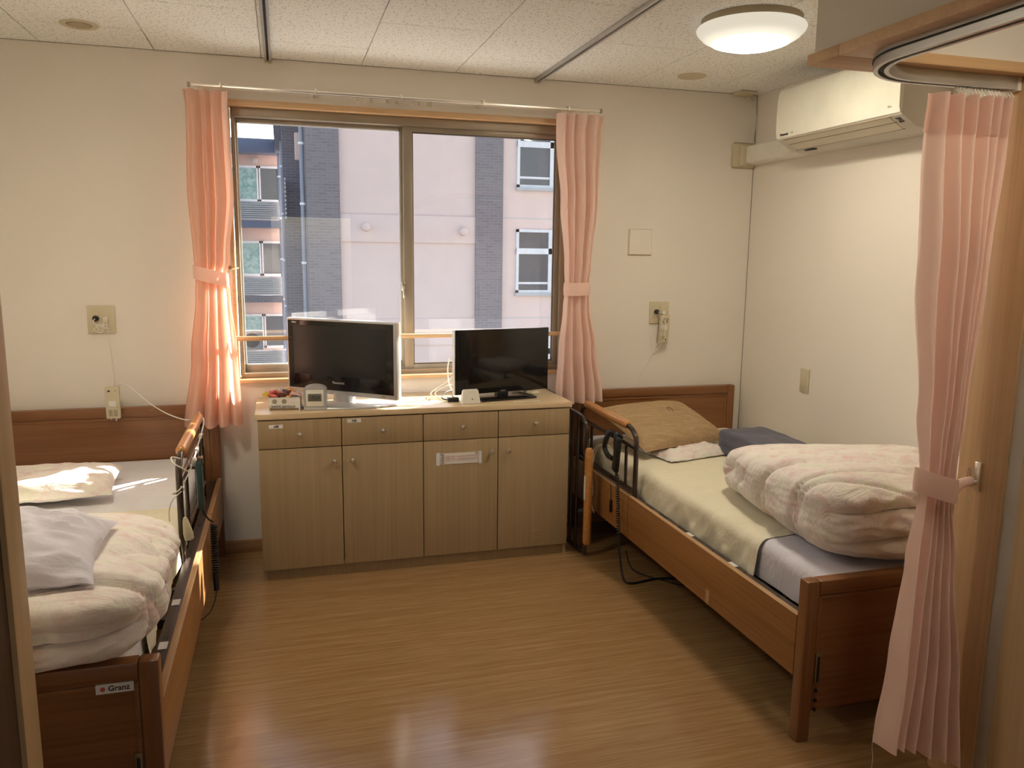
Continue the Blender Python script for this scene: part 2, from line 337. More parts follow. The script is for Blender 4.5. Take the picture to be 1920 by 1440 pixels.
def obj(name, mb, mat, parent=None, local=False, label=None, cat=None, group=None, kind=None, smooth=None):
    me = bpy.data.meshes.new(name)
    if parent is not None and not local: off = origin_of(parent)
    elif parent is not None: off = Vector((0, 0, 0))
    else:
        xs = [v[0] for v in mb.v]; ys = [v[1] for v in mb.v]; zs = [v[2] for v in mb.v]
        off = Vector(((min(xs) + max(xs)) / 2, (min(ys) + max(ys)) / 2, min(zs)))
    me.from_pydata([(v[0] - off.x, v[1] - off.y, v[2] - off.z) for v in mb.v], [], mb.f)
    me.polygons.foreach_set('use_smooth', mb.sm if smooth is None else [smooth] * len(mb.f))
    bm = bmesh.new(); bm.from_mesh(me); bmesh.ops.remove_doubles(bm, verts=bm.verts, dist=1e-5)
    bmesh.ops.recalc_face_normals(bm, faces=bm.faces); bm.to_mesh(me); bm.free()
    me.materials.append(mat)
    try: me.set_sharp_from_angle(angle=radians(40))
    except Exception: pass
    o = bpy.data.objects.new(name, me); COL.objects.link(o)
    if parent is None: o.location = off
    else: o.parent = parent
    return setp(o, label, cat, group, kind)
def thing(name, label, cat, loc=(0, 0, 0), rz=0.0, group=None, kind=None):
    o = bpy.data.objects.new(name, None); COL.objects.link(o); o.location = loc; o.rotation_euler = (0, 0, rz)
    o.empty_display_size = 0.05
    return setp(o, label, cat, group, kind)
def dup(root, loc, label, rz=None):
    r = root.copy(); COL.objects.link(r); r.location = loc; r['label'] = label
    if rz is not None: r.rotation_euler = (0, 0, rz)
    for ch in list(root.children):
        c = ch.copy(); COL.objects.link(c); c.parent = r
        for g in list(ch.children):
            d = g.copy(); COL.objects.link(d); d.parent = c
    return r
def text(name, s, size, mat, parent, M4, sx=1.0, bold=0.0, label=None):
    cu = bpy.data.curves.new(name, 'FONT'); cu.body = s; cu.size = size; cu.align_x = 'CENTER'; cu.align_y = 'CENTER'; cu.extrude = 0.0004
    cu.offset = bold; cu.resolution_u = 3
    tmp = bpy.data.objects.new(name, cu); COL.objects.link(tmp)
    dg = bpy.context.evaluated_depsgraph_get(); me = bpy.data.meshes.new_from_object(tmp.evaluated_get(dg))
    bpy.data.objects.remove(tmp); me.transform(M4 @ Matrix.Diagonal((sx, 1, 1, 1)))
    off = origin_of(parent)
    me.transform(Matrix.Translation(-off)) if parent is not None and not parent.get('_local') else None
    me.materials.clear(); me.materials.append(mat)
    o = bpy.data.objects.new(name, me); COL.objects.link(o); o.parent = parent
    return setp(o, label)
def face_y(loc, tilt=0.0):                                           # text standing in a plane that looks to -y
    return Matrix.Translation(loc) @ Matrix.Rotation(pi / 2 + tilt, 4, 'X')
def nz(x, y, z, f=1.0): return noise.noise(Vector((x * f, y * f, z * f)))
def ridge(x, y, z): return 1 - abs(noise.noise(Vector((x, y, z)))) * 2
def pillow(mb, L, Wd, T, M4, nu=48, nv=40, wr=0.004, seed=0.0, pinch=0.08, p=3.0, dent=0.0, flat=0.35):
    vs = []; fs = []
    for side in (1, -1):
        base = len(vs)
        for i in range(nu + 1):
            for j in range(nv + 1):
                u = -1 + 2 * i / nu; v = -1 + 2 * j / nv
                e = max(0.0, (1 - abs(u) ** p)) ** 0.55 * max(0.0, (1 - abs(v) ** p)) ** 0.55
                x = u * L / 2 * (1 - pinch * (1 - v * v) * abs(u) ** 4 * 0 - pinch * (v * v) * 0 + 0) * (1 - pinch * (1 - abs(v) ** 2) * abs(u) ** 6)
                y = v * Wd / 2 * (1 - pinch * (1 - abs(u) ** 2) * abs(v) ** 6)
                z = side * T / 2 * e * (1 if side > 0 else flat) - dent * e * math.exp(-(u * u + v * v) * 3) * (side > 0)
                z += side * wr * (ridge(u * 3 + seed, v * 4 + seed * 2, seed) - .5) * min(1, e * 2) * 2 + wr * 1.2 * nz(u * 5 + seed, v * 5, seed)
                vs.append(M4 @ Vector((x, y, z)))
        for i in range(nu):
            for j in range(nv):
                a = base + i * (nv + 1) + j; q = [a, a + nv + 1, a + nv + 2, a + 1]
                fs.append(q if side > 0 else q[::-1])
    mb.add(vs, fs, True); return mb
def blob(mb, dims, M4, k=4.0, n=28, disp=None, kp=None):
    kp = kp or k
    bm = bmesh.new(); bmesh.ops.create_cube(bm, size=2)
    bmesh.ops.subdivide_edges(bm, edges=bm.edges[:], cuts=n, use_grid_fill=True)
    for q in bm.verts:
        p = q.co; g = (abs(p.x) ** kp + abs(p.y) ** kp) ** (1 / kp); l = (g ** k + abs(p.z) ** k) ** (1 / k); u = p / l
        gu = max(1e-6, g / l)
        d = Vector((u.x * dims[0] / 2, u.y * dims[1] / 2, u.z * dims[2] / 2))
        nn = Vector((gu ** (k - kp) * math.copysign(abs(u.x) ** (kp - 1), u.x) / dims[0], gu ** (k - kp) * math.copysign(abs(u.y) ** (kp - 1), u.y) / dims[1], math.copysign(abs(u.z) ** (k - 1), u.z) / dims[2])).normalized()
        if disp: d = disp(u, d, nn)
        q.co = d
    return mb.bm(bm, M4, True)
def drape(mb, xa, xb, ya, yb, zt, hemA, hemB, r=0.035, nu=70, nv=90, wr=0.004, side=0.02, seed=0.0, slant=0.0, flare=0.0, endcap=None):
    # cloth lying over a mattress: profile from hem A up, over, down to hem B. A is the aisle side.
    sg = 1 if xb > xa else -1
    La = zt - hemA - r; Lt = abs(xb - xa) - 2 * r; Lb = zt - hemB - r; q = pi / 2 * r
    tot = La + q + Lt + q + Lb; rows = []
    for j in range(nv + 1):
        row = []
        for i in range(nu + 1):
            s_ = tot * i / nu; fy = j / nv
            if s_ < La: x, z, nx_, nz_ = 0, hemA + s_, -1, 0
            elif s_ < La + q: a = (s_ - La) / r; x, z, nx_, nz_ = r - r * cos(a), zt - r + r * sin(a), -cos(a), sin(a)
            elif s_ < La + q + Lt: x, z, nx_, nz_ = r + s_ - La - q, zt, 0, 1
            elif s_ < La + 2 * q + Lt: a = (s_ - La - q - Lt) / r; x, z, nx_, nz_ = r + Lt + r * sin(a), zt - r + r * cos(a), sin(a), cos(a)
            else: x, z, nx_, nz_ = 2 * r + Lt, zt - r - (s_ - La - 2 * q - Lt), 1, 0
            y = ya + (yb - ya) * fy + slant * (x / abs(xb - xa) - 0.5)
            edge = max(0.0, 1 - x / 0.25)
            d = wr * (ridge(x * 2.2 + seed, y * 3.5 + x * 2, seed) + 0.5 * nz(x * 7, y * 9, seed + 3)) * (0.5 + edge)
            if nx_ != 0:
                dep = min(1, (zt - z) / 0.12)
                d += side * dep * (0.55 * ridge(y * 5 + (zt - z) * 6 + seed, z * 1.5, seed) + 0.45 * ridge(y * 11 - (zt - z) * 9 + seed, z * 2, seed + 4)) 
                x -= flare * dep * (nx_ < 0) * -1 * -1
            row.append((xa + sg * (x + nx_ * d), y, z + nz_ * d))
        rows.append(row)
    mb.ring(rows, closed=False, cap=False); return mb

# ------------------------------------------------------------------ the room
H, XR, XL, YB = 2.368, 2.542, -1.45, -4.9
wall_t = 0.16
WX0, WX1, WZ0, WZ1 = -0.222, 1.462, 0.868, 2.160             # window opening
obj('floor', MB().box(XL - .1, XR + .1, YB - 2.2, 0.16, -0.12, 0), M['floor'], label='brown wood-look vinyl floor with fine streaks and a soft gloss', cat='floor', kind='structure')
w = MB(); w.box(XL, WX0, 0, wall_t, 0, H); w.box(WX1, XR, 0, wall_t, 0, H); w.box(WX0, WX1, 0, wall_t, 0, WZ0); w.box(WX0, WX1, 0, wall_t, WZ1, H)
obj('wall_back', w, M['wall'], label='cream papered wall that holds the wide window', cat='wall', kind='structure')
obj('wall_right', MB().box(XR, XR + .12, -2.28, 0.16, 0, H), M['wall'], label='cream papered wall beside the right bed with the air conditioner', cat='wall', kind='structure')
obj('wall_left', MB().box(XL - .12, XL, YB, 0.16, 0, H), M['wall'], label='cream wall along the far side of the left bed', cat='wall', kind='structure')
w = MB(); w.box(XL - .12, -0.30, YB - .12, YB, 0, H); w.box(0.75, XR + .12, YB - .12, YB, 0, H); w.box(-0.30, 0.75, YB - .12, YB, 2.03, H)
obj('wall_front', w, M['wall'], label='cream wall behind the viewer with the open doorway', cat='wall', kind='structure')
# corridor behind, with its window
w = MB(); w.box(-1.9, -0.12, -6.42, -6.3, 0, H); w.box(0.90, 2.6, -6.42, -6.3, 0, H); w.box(-0.12, 0.90, -6.42, -6.3, 0, 0.70); w.box(-0.12, 0.90, -6.42, -6.3, 1.92, H)
w.box(-2.0, -1.9, -6.42, YB - .12, 0, H); w.box(2.6, 2.7, -6.42, YB - .12, 0, H)
obj('wall_corridor', w, M['wall'], label='pale corridor wall with a window, outside the doorway', cat='wall', kind='structure')
portal('corridor_portal', (0.39, -6.45, 1.31), (pi / 2, 0, 0), 1.0, 1.2)
# ceiling: slab plus separate boards
ceil = obj('ceiling', MB().box(-2.0, 2.7, -6.42, 0.16, H + .008, H + .12), M['soffit'], label='ceiling of white fissured boards in staggered rows', cat='ceiling', kind='structure')
proto_b = None; k = -2; bw, bl = 0.455, 0.91
def board(x0, x1, y0, y1, meshes={}):
    key = (round(x1 - x0, 3), round(y1 - y0, 3))
    cx, cy = (x0 + x1) / 2, (y0 + y1) / 2
    if key not in meshes:
        mb = MB().box(-key[0] / 2 + .0018, key[0] / 2 - .0018, -key[1] / 2 + .0018, key[1] / 2 - .0018, 0, 0.0085, 0.0010, seg=1)
        me = bpy.data.meshes.new('ceiling_board'); me.from_pydata(mb.v, [], mb.f); me.materials.append(M['board']); meshes[key] = me
    o = bpy.data.objects.new('ceiling_board', meshes[key]); COL.objects.link(o); o.parent = ceil
    o.location = Vector((cx, cy, H)) - origin_of(ceil)
for c_ in range(-2, 8):
    x0 = -0.975 + bw * c_; x1 = x0 + bw
    x0, x1 = max(x0, XL), min(x1, XR)
    if x1 - x0 < .02: continue
    y = -0.325 if c_ % 2 == 0 else -0.755
    board(x0, x1, y, 0)
    while y > YB:
        board(x0, x1, max(y - bl, YB), y); y -= bl
# dark hairline joints of the wallpaper in the corner and under the ceiling
for wall_ in (bpy.data.objects['wall_back'],):
    obj('corner_joint', MB().box(XR - .0022, XR - .0002, -.0022, -.0002, .063, H - .001), M['vent_dk'], wall_)
    obj('ceiling_joint', MB().box(XL, XR, -.0018, -.0002, H - .0018, H - .0001), M['vent_dk'], wall_)
# baseboards
obj('baseboard_back', MB().box(XL, XR - .012, -0.012, 0, 0, 0.062, 0.002), M['base'], label='brown skirting board under the window wall', cat='baseboard', kind='structure')
obj('baseboard_right', MB().box(XR - .012, XR, -2.28, 0, 0, 0.062, 0.002), M['base'], label='brown skirting board along the right wall', cat='baseboard', kind='structure')
# partition and hanging soffit on the right, partition on the left
SX, SY, ZB = 1.226, -2.281, 1.945
w = MB(); w.box(SX + .012, XR, SY - .102, SY - .012, ZB + .025, H); w.box(SX + .012, SX + .105, YB, SY - .1021, ZB + .025, H)
w.box(XR, XR + .12, YB, -2.28, 0, H)
obj('trim_1', w, M['soffit'], label='pale drop wall hanging from the ceiling above the privacy curtain', cat='drop wall', kind='structure')
w = MB(); w.box(SX, 1.80, SY - .114, SY, ZB, ZB + .026, 0.002); w.box(SX, SX + .117, YB, SY - .1145, ZB, ZB + .026, 0.002)
obj('trim_2', w, M['trimwood'], label='pale wooden trim under the drop wall where the curtain track hangs', cat='trim', kind='structure')
obj('trim_3', MB().box(1.80, XR, -2.44, -2.29, 0, ZB + .025, 0.003), M['trimwood_z'], label='wooden post panel at the right that carries the curtain hook', cat='post', kind='structure')
obj('trim_4', MB().box(1.806, 1.86, -2.484, -2.4405, 0, ZB + .025, 0.001), M['acside'], label='narrow pale grey strip beside the wooden post on the right', cat='strip', kind='structure')
obj('door_1', MB().box(1.803, 1.85, -3.42, -2.485, 0.005, 2.02), M['doorwood'], label='tan door leaf at the far right edge', cat='door', kind='structure')
obj('wall_side', MB().box(1.80, 1.92, YB, -3.421, 0, H), M['wall'], label='wall beyond the tan door on the right', cat='wall', kind='structure')
obj('trim_5', MB().box(-0.60, -0.515, -2.402, -2.313, 0, H - .001, 0.002), M['doorwood'], label='light wooden edge post at the left border of the view', cat='post', kind='structure')
obj('wall_partition', MB().box(XL, -0.53, -2.40, -2.32, 0, H - .001), M['wall'], label='partition at the foot of the left bed', cat='wall', kind='structure')
M['shade_panel'] = wood('shade_painted_panel', (0.05, 0.028, 0.014), (0.075, 0.042, 0.022), 'z', 0.5)  # near-black wood colour stands in for the unlit left border
obj('door_2', MB().box(-0.57, -0.525, -3.3, -2.4035, 0.005, 2.02), M['shade_panel'], label='sliding door panel with shade painted into its colour, at the left border of the view', cat='door', kind='structure')

# ------------------------------------------------------------------ window
win = thing('window_1', 'wide two-pane sliding window in a bronze aluminium frame', 'window', ((WX0 + WX1) / 2, 0.08, WZ0), kind='structure')
w = MB(); fx0, fx1, fz0, fz1 = WX0 + .010, WX1 - .010, WZ0 + .006, WZ1 - .006
w.box(fx0, fx1, .03, .14, fz1 - .045, fz1, .002); w.box(fx0, fx1, .03, .14, fz0, fz0 + .024, .002)
w.box(fx0, fx0 + .016, .03, .14, fz0 + .02, fz1 - .04, .002); w.box(fx1 - .030, fx1, .03, .14, fz0 + .02, fz1 - .04, .002)
w.box(fx0, fx1, .078, .083, fz0 + .02, fz0 + .034); w.box(fx0, fx1, .078, .083, fz1 - .055, fz1 - .04)
obj('window_frame', w, M['alum'], win)
def sash(x0, x1, y, z0, z1, stl, stR, bot, top, lockside):
    w = MB(); w.box(x0, x0 + stl, y - .013, y + .013, z0, z1, .002); w.box(x1 - stR, x1, y - .013, y + .013, z0, z1, .002)
    w.box(x0 + stl, x1 - stR, y - .012, y + .012, z0, z0 + bot, .002); w.box(x0 + stl, x1 - stR, y - .012, y + .012, z1 - top, z1, .002)
    s_ = obj('sash', w, M['alum'], win)
    obj('pane', MB().box(x0 + stl - .004, x1 - stR + .004, y - .0025, y + .0025, z0 + bot - .004, z1 - top + .004), M['glass'], s_)
    g = MB(); a, b_, c_, d_ = x0 + stl, x1 - stR, z0 + bot, z1 - top
    g.box(a, b_, y - .006, y + .006, c_, c_ + .006); g.box(a, b_, y - .006, y + .006, d_ - .006, d_)
    g.box(a, a + .005, y - .006, y + .006, c_, d_); g.box(b_ - .005, b_, y - .006, y + .006, c_, d_)
    obj('glazing_seal', g, M['winframe'] if lockside else M['alum_dk'], s_)
    return s_
zs0, zs1 = fz0 + .012, fz1 - .030
sash(fx0 + .004, 0.612, .098, zs0, zs1, .016, .030, .044, .030, True)
sash(0.592, fx1 - .028, .062, zs0, zs1, .046, .030, .034, .040, False)
w = MB(); w.box(.578, .595, .035, .052, 1.30, 1.345, .003); w.box(.583, .592, .022, .04, 1.262, 1.325, .003); w.lathe([(.008, 0), (.008, .012)], (.587, .030, 1.318), 12, 'y')
obj('crescent_lock', w, M['nickel'], win)
w = MB(); w.box(WX0 - .02, WX1 + .02, -.022, .03, WZ1 - .010, WZ1 + .016, .002)
w.box(WX0 - .012, WX0 + .004, -.012, .03, WZ0, WZ1 - .01, .001); w.box(WX1 - .004, WX1 + .012, -.012, .03, WZ0, WZ1 - .01, .001)
obj('window_casing', w, M['trimwood'], win)
obj('window_sill', MB().box(WX0 - .02, WX1 + .02, -.028, .03, WZ0 - .010, WZ0 + .007, .002), M['trimwood'], win)
w = MB(); w.box(-0.9, 2.2, 0.16, 0.72, 2.24, 2.34); w.box(-0.9, 2.2, 0.70, 0.74, 2.20, 2.36)
obj('window_canopy', w, M['rub'], label='short canopy above the outside of the window', cat='canopy')
w = MB(); w.lathe([(.003, 0), (.011, .002), (.0115, 0.01), (.0115, 1.64), (.003, 1.65)], (WX0 - .008, -.052, 1.078), 14, 'x')
gr = obj('guard_rail', w, M['trimwood'], label='slim round wooden guard rail across the lower window', cat='rail')
w = MB()
for x in (WX0 - .003, 0.6, WX1 - .02): w.cyl((x, -.048, 1.078), (x, -.0, 1.078), .005); w.lathe([(.012, 0), (.012, -.004)], (x, -.011 if x != 0.6 else .03, 1.078), 12, 'y')
for x in (WX0 - .006, WX1 - .002): obj('bracket', MB().box(x - .006, x + .010, -.056, -.012, 1.068, 1.088, .002), M['nickel'], gr)

# ------------------------------------------------------------------ curtain pole
pole = thing('curtain_pole', 'thin double metal curtain track above the window', 'curtain rail', (0.6, -.07, 2.2))
w = MB(); w.box(-.368, 1.568, -.124, -.112, 2.203, 2.216, .002); obj('front_track', w, M['nickel'], pole)
w = MB(); w.box(-.34, 1.53, -.068, -.056, 2.208, 2.220, .002); obj('rear_track', w, M['nickel'], pole)
for x in (-.24, .17, .56, .96, 1.40):
    w = MB(); w.box(x - .007, x + .007, -.126, 0, 2.220, 2.224, .001); w.box(x - .010, x + .010, -.005, 0, 2.205, 2.235, .001); w.box(x - .006, x + .006, -.128, -.108, 2.201, 2.222, .002)
    obj('bracket', w, M['nickel'], pole)
for x in (-.372, 1.572): obj('end_cap', MB().box(x - .006, x + .006, -.127, -.109, 2.200, 2.219, .002), M['ivory_dk'], pole)
for x in (.365, .395, .425, .432, .50, .51, .62, .655, .70, .712):
    w = MB(); w.box(x - .004, x + .004, -.066, -.058, 2.196, 2.209, .001); w.lathe([(.005, -.004), (.005, .004)], (x, -.062, 2.192), 8, 'y')
    obj('glider', w, M['ivory'], pole)

# ------------------------------------------------------------------ curtains
def cloth_curtain(mb, prof, nf, ns=180, nzv=110, ph=0.0, seed=0.0, skew=1.0):
    # prof: list of (z, xl, xr, y, amp, sway) from the top down
    rows = []; zt, zb = prof[0][0], prof[-1][0]
    for j in range(nzv + 1):
        q = j / nzv; z = zt + (zb - zt) * q
        for a in range(len(prof) - 1):
            if prof[a][0] >= z >= prof[a + 1][0] - 1e-9: break
        A, B = prof[a], prof[a + 1]; x = (A[0] - z) / (A[0] - B[0]); x = x * x * (3 - 2 * x)
        xl, xr, y, amp, shr = [A[k] + (B[k] - A[k]) * x for k in (1, 2, 3, 4, 5)]
        row = []
        for i in range(ns + 1):
            s_ = i / ns
            warp = s_ + 0.10 * nz(s_ * 2.3 + seed, z * 0.7, seed) + 0.022 * nz(s_ * 7 + seed, z * 1.5, 5)
            an = 2 * pi * nf * max(0, warp) ** skew + ph + shr
            w_ = sin(an) + 0.22 * sin(2 * an + 1.1 + seed) * (0.5 + nz(s_ * 2, z, seed)) + 0.55 * nz(s_ * nf * 0.55 + seed, z * 1.0, 9)
            env = min(1, s_ * nf * 1.4 + .25) * min(1, (1 - s_) * nf * 1.4 + .25)
            xx = xl + (xr - xl) * (s_ + 0.32 / nf / 2 * cos(an) * 0.6 * (amp / 0.03 if amp < .03 else 1))
            row.append((xx, y + amp * w_ * env + 0.0025 * nz(s_ * 30, z * 9, seed), z + 0.006 * nz(s_ * 5, 1, seed) * q))
        rows.append(row)
    mb.ring(rows, closed=False, cap=False); return mb
def hooks(parent, xs, y, z0, z1):
    for x in xs:
        obj('hook', MB().tube([(x, y, z1), (x + .003, y - .004, (z0 + z1) / 2), (x, y, z0)], .0016, 5, 3), M['white_pl'], parent)
def tieband(mb, xl, xr, y, r, z, h, tiltx=0.0, n=40):
    cx, rx = (xl + xr) / 2, (xr - xl) / 2; rows = []
    for zz in (z - h / 2, z - h / 4, z, z + h / 4, z + h / 2):
        bul = 1 + 0.03 * (1 - ((zz - z) / h * 2) ** 2)
        rows.append([(cx + rx * bul * cos(2 * pi * i / n), y + r * bul * sin(2 * pi * i / n), zz + tiltx * rx * cos(2 * pi * i / n)) for i in range(n)])
    mb.ring(rows, closed=True, cap=False); return mb
# left window curtain
cl = thing('window_curtain', 'salmon curtain tied back left of the window, its lower half in sunshine', 'curtain', (-.32, -.115, .67), group=None)
P = [(2.190, -.402, -.212, -.115, .020, 0), (2.12, -.395, -.215, -.115, .022, 0), (1.75, -.405, -.206, -.115, .032, .5), (1.45, -.392, -.236, -.112, .026, .9), (1.385, -.386, -.250, -.112, .020, 1.0),
     (1.30, -.392, -.240, -.112, .024, 1.1), (1.0, -.425, -.222, -.112, .036, 1.3), (.672, -.468, -.214, -.112, .044, 1.4)]
obj('panel', cloth_curtain(MB(), P, 3.6, seed=1.3), M['curtain'], cl)
obj('tieback', tieband(MB(), -.394, -.244, -.112, .040, 1.375, .062, -.25), M['curtain2'], cl)
w = MB(); w.tube([(-.250, -.10, 1.395), (-.225, -.07, 1.405), (-.205, -.03, 1.41), (-.205, -.0, 1.41)], .004, 6); w.lathe([(.010, 0), (.010, -.005)], (-.24, -.001, 1.41), 12, 'y')
obj('tie_hook', w, M['brass'], cl)
hooks(cl, [-.38 + .032 * i for i in range(6)], -.115, 2.175, 2.205)
# right window curtain
cr = thing('window_curtain', 'salmon curtain tied back right of the window, above the small black television', 'curtain', (1.48, -.115, .71))
P = [(2.188, 1.338, 1.600, -.115, .022, 0), (2.10, 1.340, 1.585, -.115, .026, 0), (1.75, 1.372, 1.575, -.115, .034, .4), (1.45, 1.398, 1.546, -.112, .026, .7), (1.32, 1.404, 1.534, -.112, .020, .8),
     (1.22, 1.396, 1.545, -.112, .022, .9), (1.0, 1.378, 1.585, -.112, .030, 1.1), (.74, 1.366, 1.625, -.115, .034, 1.2), (.712, 1.366, 1.628, -.115, .034, 1.2)]
obj('panel', cloth_curtain(MB(), P, 4.4, seed=4.7, ph=1.0), M['curtain2'], cr)
obj('tieback', tieband(MB(), 1.398, 1.540, -.112, .040, 1.315, .066, .02), M['curtain2'], cr)
hooks(cr, [1.36 + .036 * i for i in range(7)], -.115, 2.172, 2.205)
# privacy curtain
pc = thing('privacy_curtain', 'long salmon bed curtain tied back in front of the right bed', 'curtain', (1.68, -2.34, .1))
P = [(1.893, 1.540, 1.792, -2.345, .020, 0), (1.80, 1.535, 1.788, -2.345, .024, 0), (1.45, 1.552, 1.765, -2.348, .036, .3), (1.10, 1.585, 1.735, -2.355, .032, .6), (.93, 1.600, 1.712, -2.362, .026, .8),
     (.87, 1.600, 1.706, -2.364, .024, .9), (.70, 1.580, 1.725, -2.362, .034, 1.0), (.40, 1.556, 1.752, -2.362, .046, 1.1), (.16, 1.530, 1.765, -2.360, .052, 1.2)]
pm = cloth_curtain(MB(), P, 6.5, ns=260, nzv=150, seed=8.2, ph=2.2, skew=1.45)
pm.v = [(x, y - max(0, (1.0 - z)) * max(0, (x - 1.62)) * .45, z - max(0, 1 - z / 1.2) * (x - 1.55) * .28) for x, y, z in pm.v]
pan = obj('panel', pm, M['curtain2'], pc)
hb = [(1.894, 1.536, 1.790, -2.3462, .0235, 0), (1.80, 1.532, 1.786, -2.3462, .0265, 0)]
obj('header_band', cloth_curtain(MB(), hb, 6.5, ns=260, nzv=10, seed=8.2, ph=2.2, skew=1.45), M['curtain2'], pc)
obj('tieback', tieband(MB(), 1.594, 1.716, -2.364, .044, .895, .066, -.30), M['curtain2'], pc)
obj('tie_end', MB().tube([(1.712, -2.366, .875), (1.735, -2.368, .895), (1.768, -2.366, .90)], .013, 10), M['curtain2'], pc)
for i in range(17):
    x = 1.612 + i * .0108; w = MB()
    w.tube([(x, -2.343, 1.914), (x, -2.347, 1.905), (x + .003, -2.352, 1.897), (x, -2.347, 1.889), (x - .002, -2.343, 1.897)], .0018, 6, 3)
    obj('hook', w, M['white_pl'], pc)
obj('loose_thread', MB().tube([(1.532, -2.36, .19), (1.530, -2.362, .15), (1.537, -2.361, .11), (1.535, -2.36, .07)], .0007, 4), M['cordw'], pc, kind=None)
hk = thing('curtain_hook', 'metal tieback hook with a clear bead on the wooden post', 'hook', (1.80, -2.36, .88))
w = MB(); w.box(1.792, 1.80, -2.372, -2.350, .868, .950, .003); obj('back_plate', w, M['nickel'], hk)
w = MB(); w.tube([(1.794, -2.361, .895), (1.775, -2.361, .885), (1.766, -2.361, .900), (1.768, -2.361, .935)], .0045, 8); obj('hook_arm', w, M['chrome'], hk)
w = MB(); w.tube([(1.782, -2.361, .890), (1.776, -2.362, .870), (1.774, -2.362, .858)], .0010, 5); w.lathe([(.0005, -.012), (.008, -.006), (.009, 0), (.006, .007), (.0005, .011)], (1.774, -2.362, .846), 14)
obj('clear_bead', w, M['crystal'], hk)

# ------------------------------------------------------------------ curved curtain track under the drop wall
path = [(1.2835, y) for y in (-4.6, -4.0, -3.4, -2.9, -2.62)]
R_ = .20; cxr, cyr = 1.2835 + R_, -2.342 - R_
path += [(cxr - R_ * cos(a), cyr + R_ * sin(a)) for a in [i * pi / 2 / 14 for i in range(0, 15)]] + [(x, -2.342) for x in (1.55, 1.62, 1.70, 1.796)]
def strip(mb, off, wd, z0, z1):
    loops = []
    for i, p in enumerate(path):
        a = Vector(path[max(i - 1, 0)]); b_ = Vector(path[min(i + 1, len(path) - 1)]); d = (b_ - a).normalized(); n_ = Vector((-d.y, d.x))
        c = Vector(p) + n_ * off; l = c + n_ * wd / 2; r = c - n_ * wd / 2
        loops.append([(l.x, l.y, z0), (r.x, r.y, z0), (r.x, r.y, z1), (l.x, l.y, z1)])
    mb.ring(loops, smooth=False); return mb
tr = thing('curtain_track', 'curved aluminium curtain track under the wooden trim', 'curtain track', (1.5, -2.342, 1.915))
obj('track_body', strip(MB(), 0, .034, 1.921, 1.9445), M['rail'], tr)
w = strip(MB(), .0115, .010, 1.9145, 1.9215); strip(w, -.0115, .010, 1.9145, 1.9215); obj('track_lips', w, M['rail'], tr)
obj('track_slot', strip(MB(), 0, .012, 1.9195, 1.9208), M['slot'], tr)
w = strip(MB(), .0185, .002, 1.932, 1.936); obj('side_groove', w, M['slot'], tr)
obj('end_stop', MB().box(1.787, 1.7995, -2.362, -2.322, 1.912, 1.9445, .002), M['white_pl'], tr)

# ceiling tracks
def ctrack(x, label):
    t_ = thing('ceiling_track', label, 'curtain track', (x, -1.2, H - .018), group=None)
    w = MB(); w.box(x - .016, x - .005, -2.9, -.006, H - .017, H - .0005, .001); w.box(x + .005, x + .016, -2.9, -.006, H - .017, H - .0005, .001); w.box(x - .005, x + .005, -2.9, -.006, H - .005, H - .0005)
    obj('track_body', w, M['rail'], t_); obj('track_slot', MB().box(x - .0048, x + .0048, -2.89, -.01, H - .0065, H - .0053), M['slot'], t_)
    obj('end_cap', MB().box(x - .015, x + .015, -.0055, -.0005, H - .024, H - .001, .001), M['ivory'], t_)
ctrack(-.036, 'aluminium ceiling track nearer the left bed, meeting the wall above the left curtain')
ctrack(1.268, 'aluminium ceiling track running diagonally towards the round lamp')

# ------------------------------------------------------------------ ceiling lamp, vents, air conditioner
def ceiling_lamp(LX, LY, label, mt='lamp'):
    lp = thing('ceiling_lamp', label, 'lamp', (LX, LY, H - .11))
    obj('lamp_base', MB().lathe([(.175, -.03), (.185, -.025), (.185, -.0005)], (LX, LY, H), 48), M['ivory_dk'], lp)
    obj('lamp_shade', MB().lathe([(.0005, -.108), (.05, -.106), (.10, -.098), (.145, -.084), (.178, -.066), (.196, -.048), (.201, -.036), (.196, -.028), (.186, -.0262)], (LX, LY, H), 64), M[mt], lp)
ceiling_lamp(1.715, -1.235, 'round lit ceiling lamp with a frosted glass dome')
ceiling_lamp(1.56, -3.10, 'added round fill lamp on the alcove ceiling behind the privacy curtain', 'added_lamp_alcove')  # unseen lamp, added to brighten the post, curtain and inner drop wall
ceiling_lamp(-.60, -1.42, 'added round fill lamp over the left bed, above the upper edge of the view', 'added_lamp_left')  # unseen lamp, added to lift the left wall and the drop wall
def downlight(x, y, label, slots):
    d = thing('ceiling_vent', label, 'ceiling vent', (x, y, H - .01), group=None)
    obj('trim_ring', MB().lathe([(.048, -.003), (.066, -.006), (.070, -.002), (.070, -.0003)], (x, y, H), 40), M['ivory'], d)
    w = MB().lathe([(.0005, -.0035), (.047, -.003), (.048, -.001)], (x, y, H), 32); obj('vent_disc', w, M['vent_dk'] if slots else M['ivory'], d)
    if slots:
        w = MB()
        for i in range(-4, 5):
            hw = sqrt(max(0, .044 ** 2 - (i * .01) ** 2)); w.box(x - hw, x + hw, y + i * .01 - .0015, y + i * .01 + .0015, H - .0065, H - .0032)
        obj('grille', w, M['ivory'], d, kind='stuff')
downlight(-.745, -.345, 'small round ceiling vent with a dark grille above the left bed', True)
downlight(1.966, -.318, 'plain round ceiling plate above the right bed', False)
w = thing('ceiling_junction_box', 'small ivory cable box in the ceiling corner above the air conditioner', 'box', (2.42, -.06, H - .03))
obj('box_cover', MB().box(2.375, 2.475, -.105, -.02, H - .016, H - .0005, .004), M['ivory'], w)
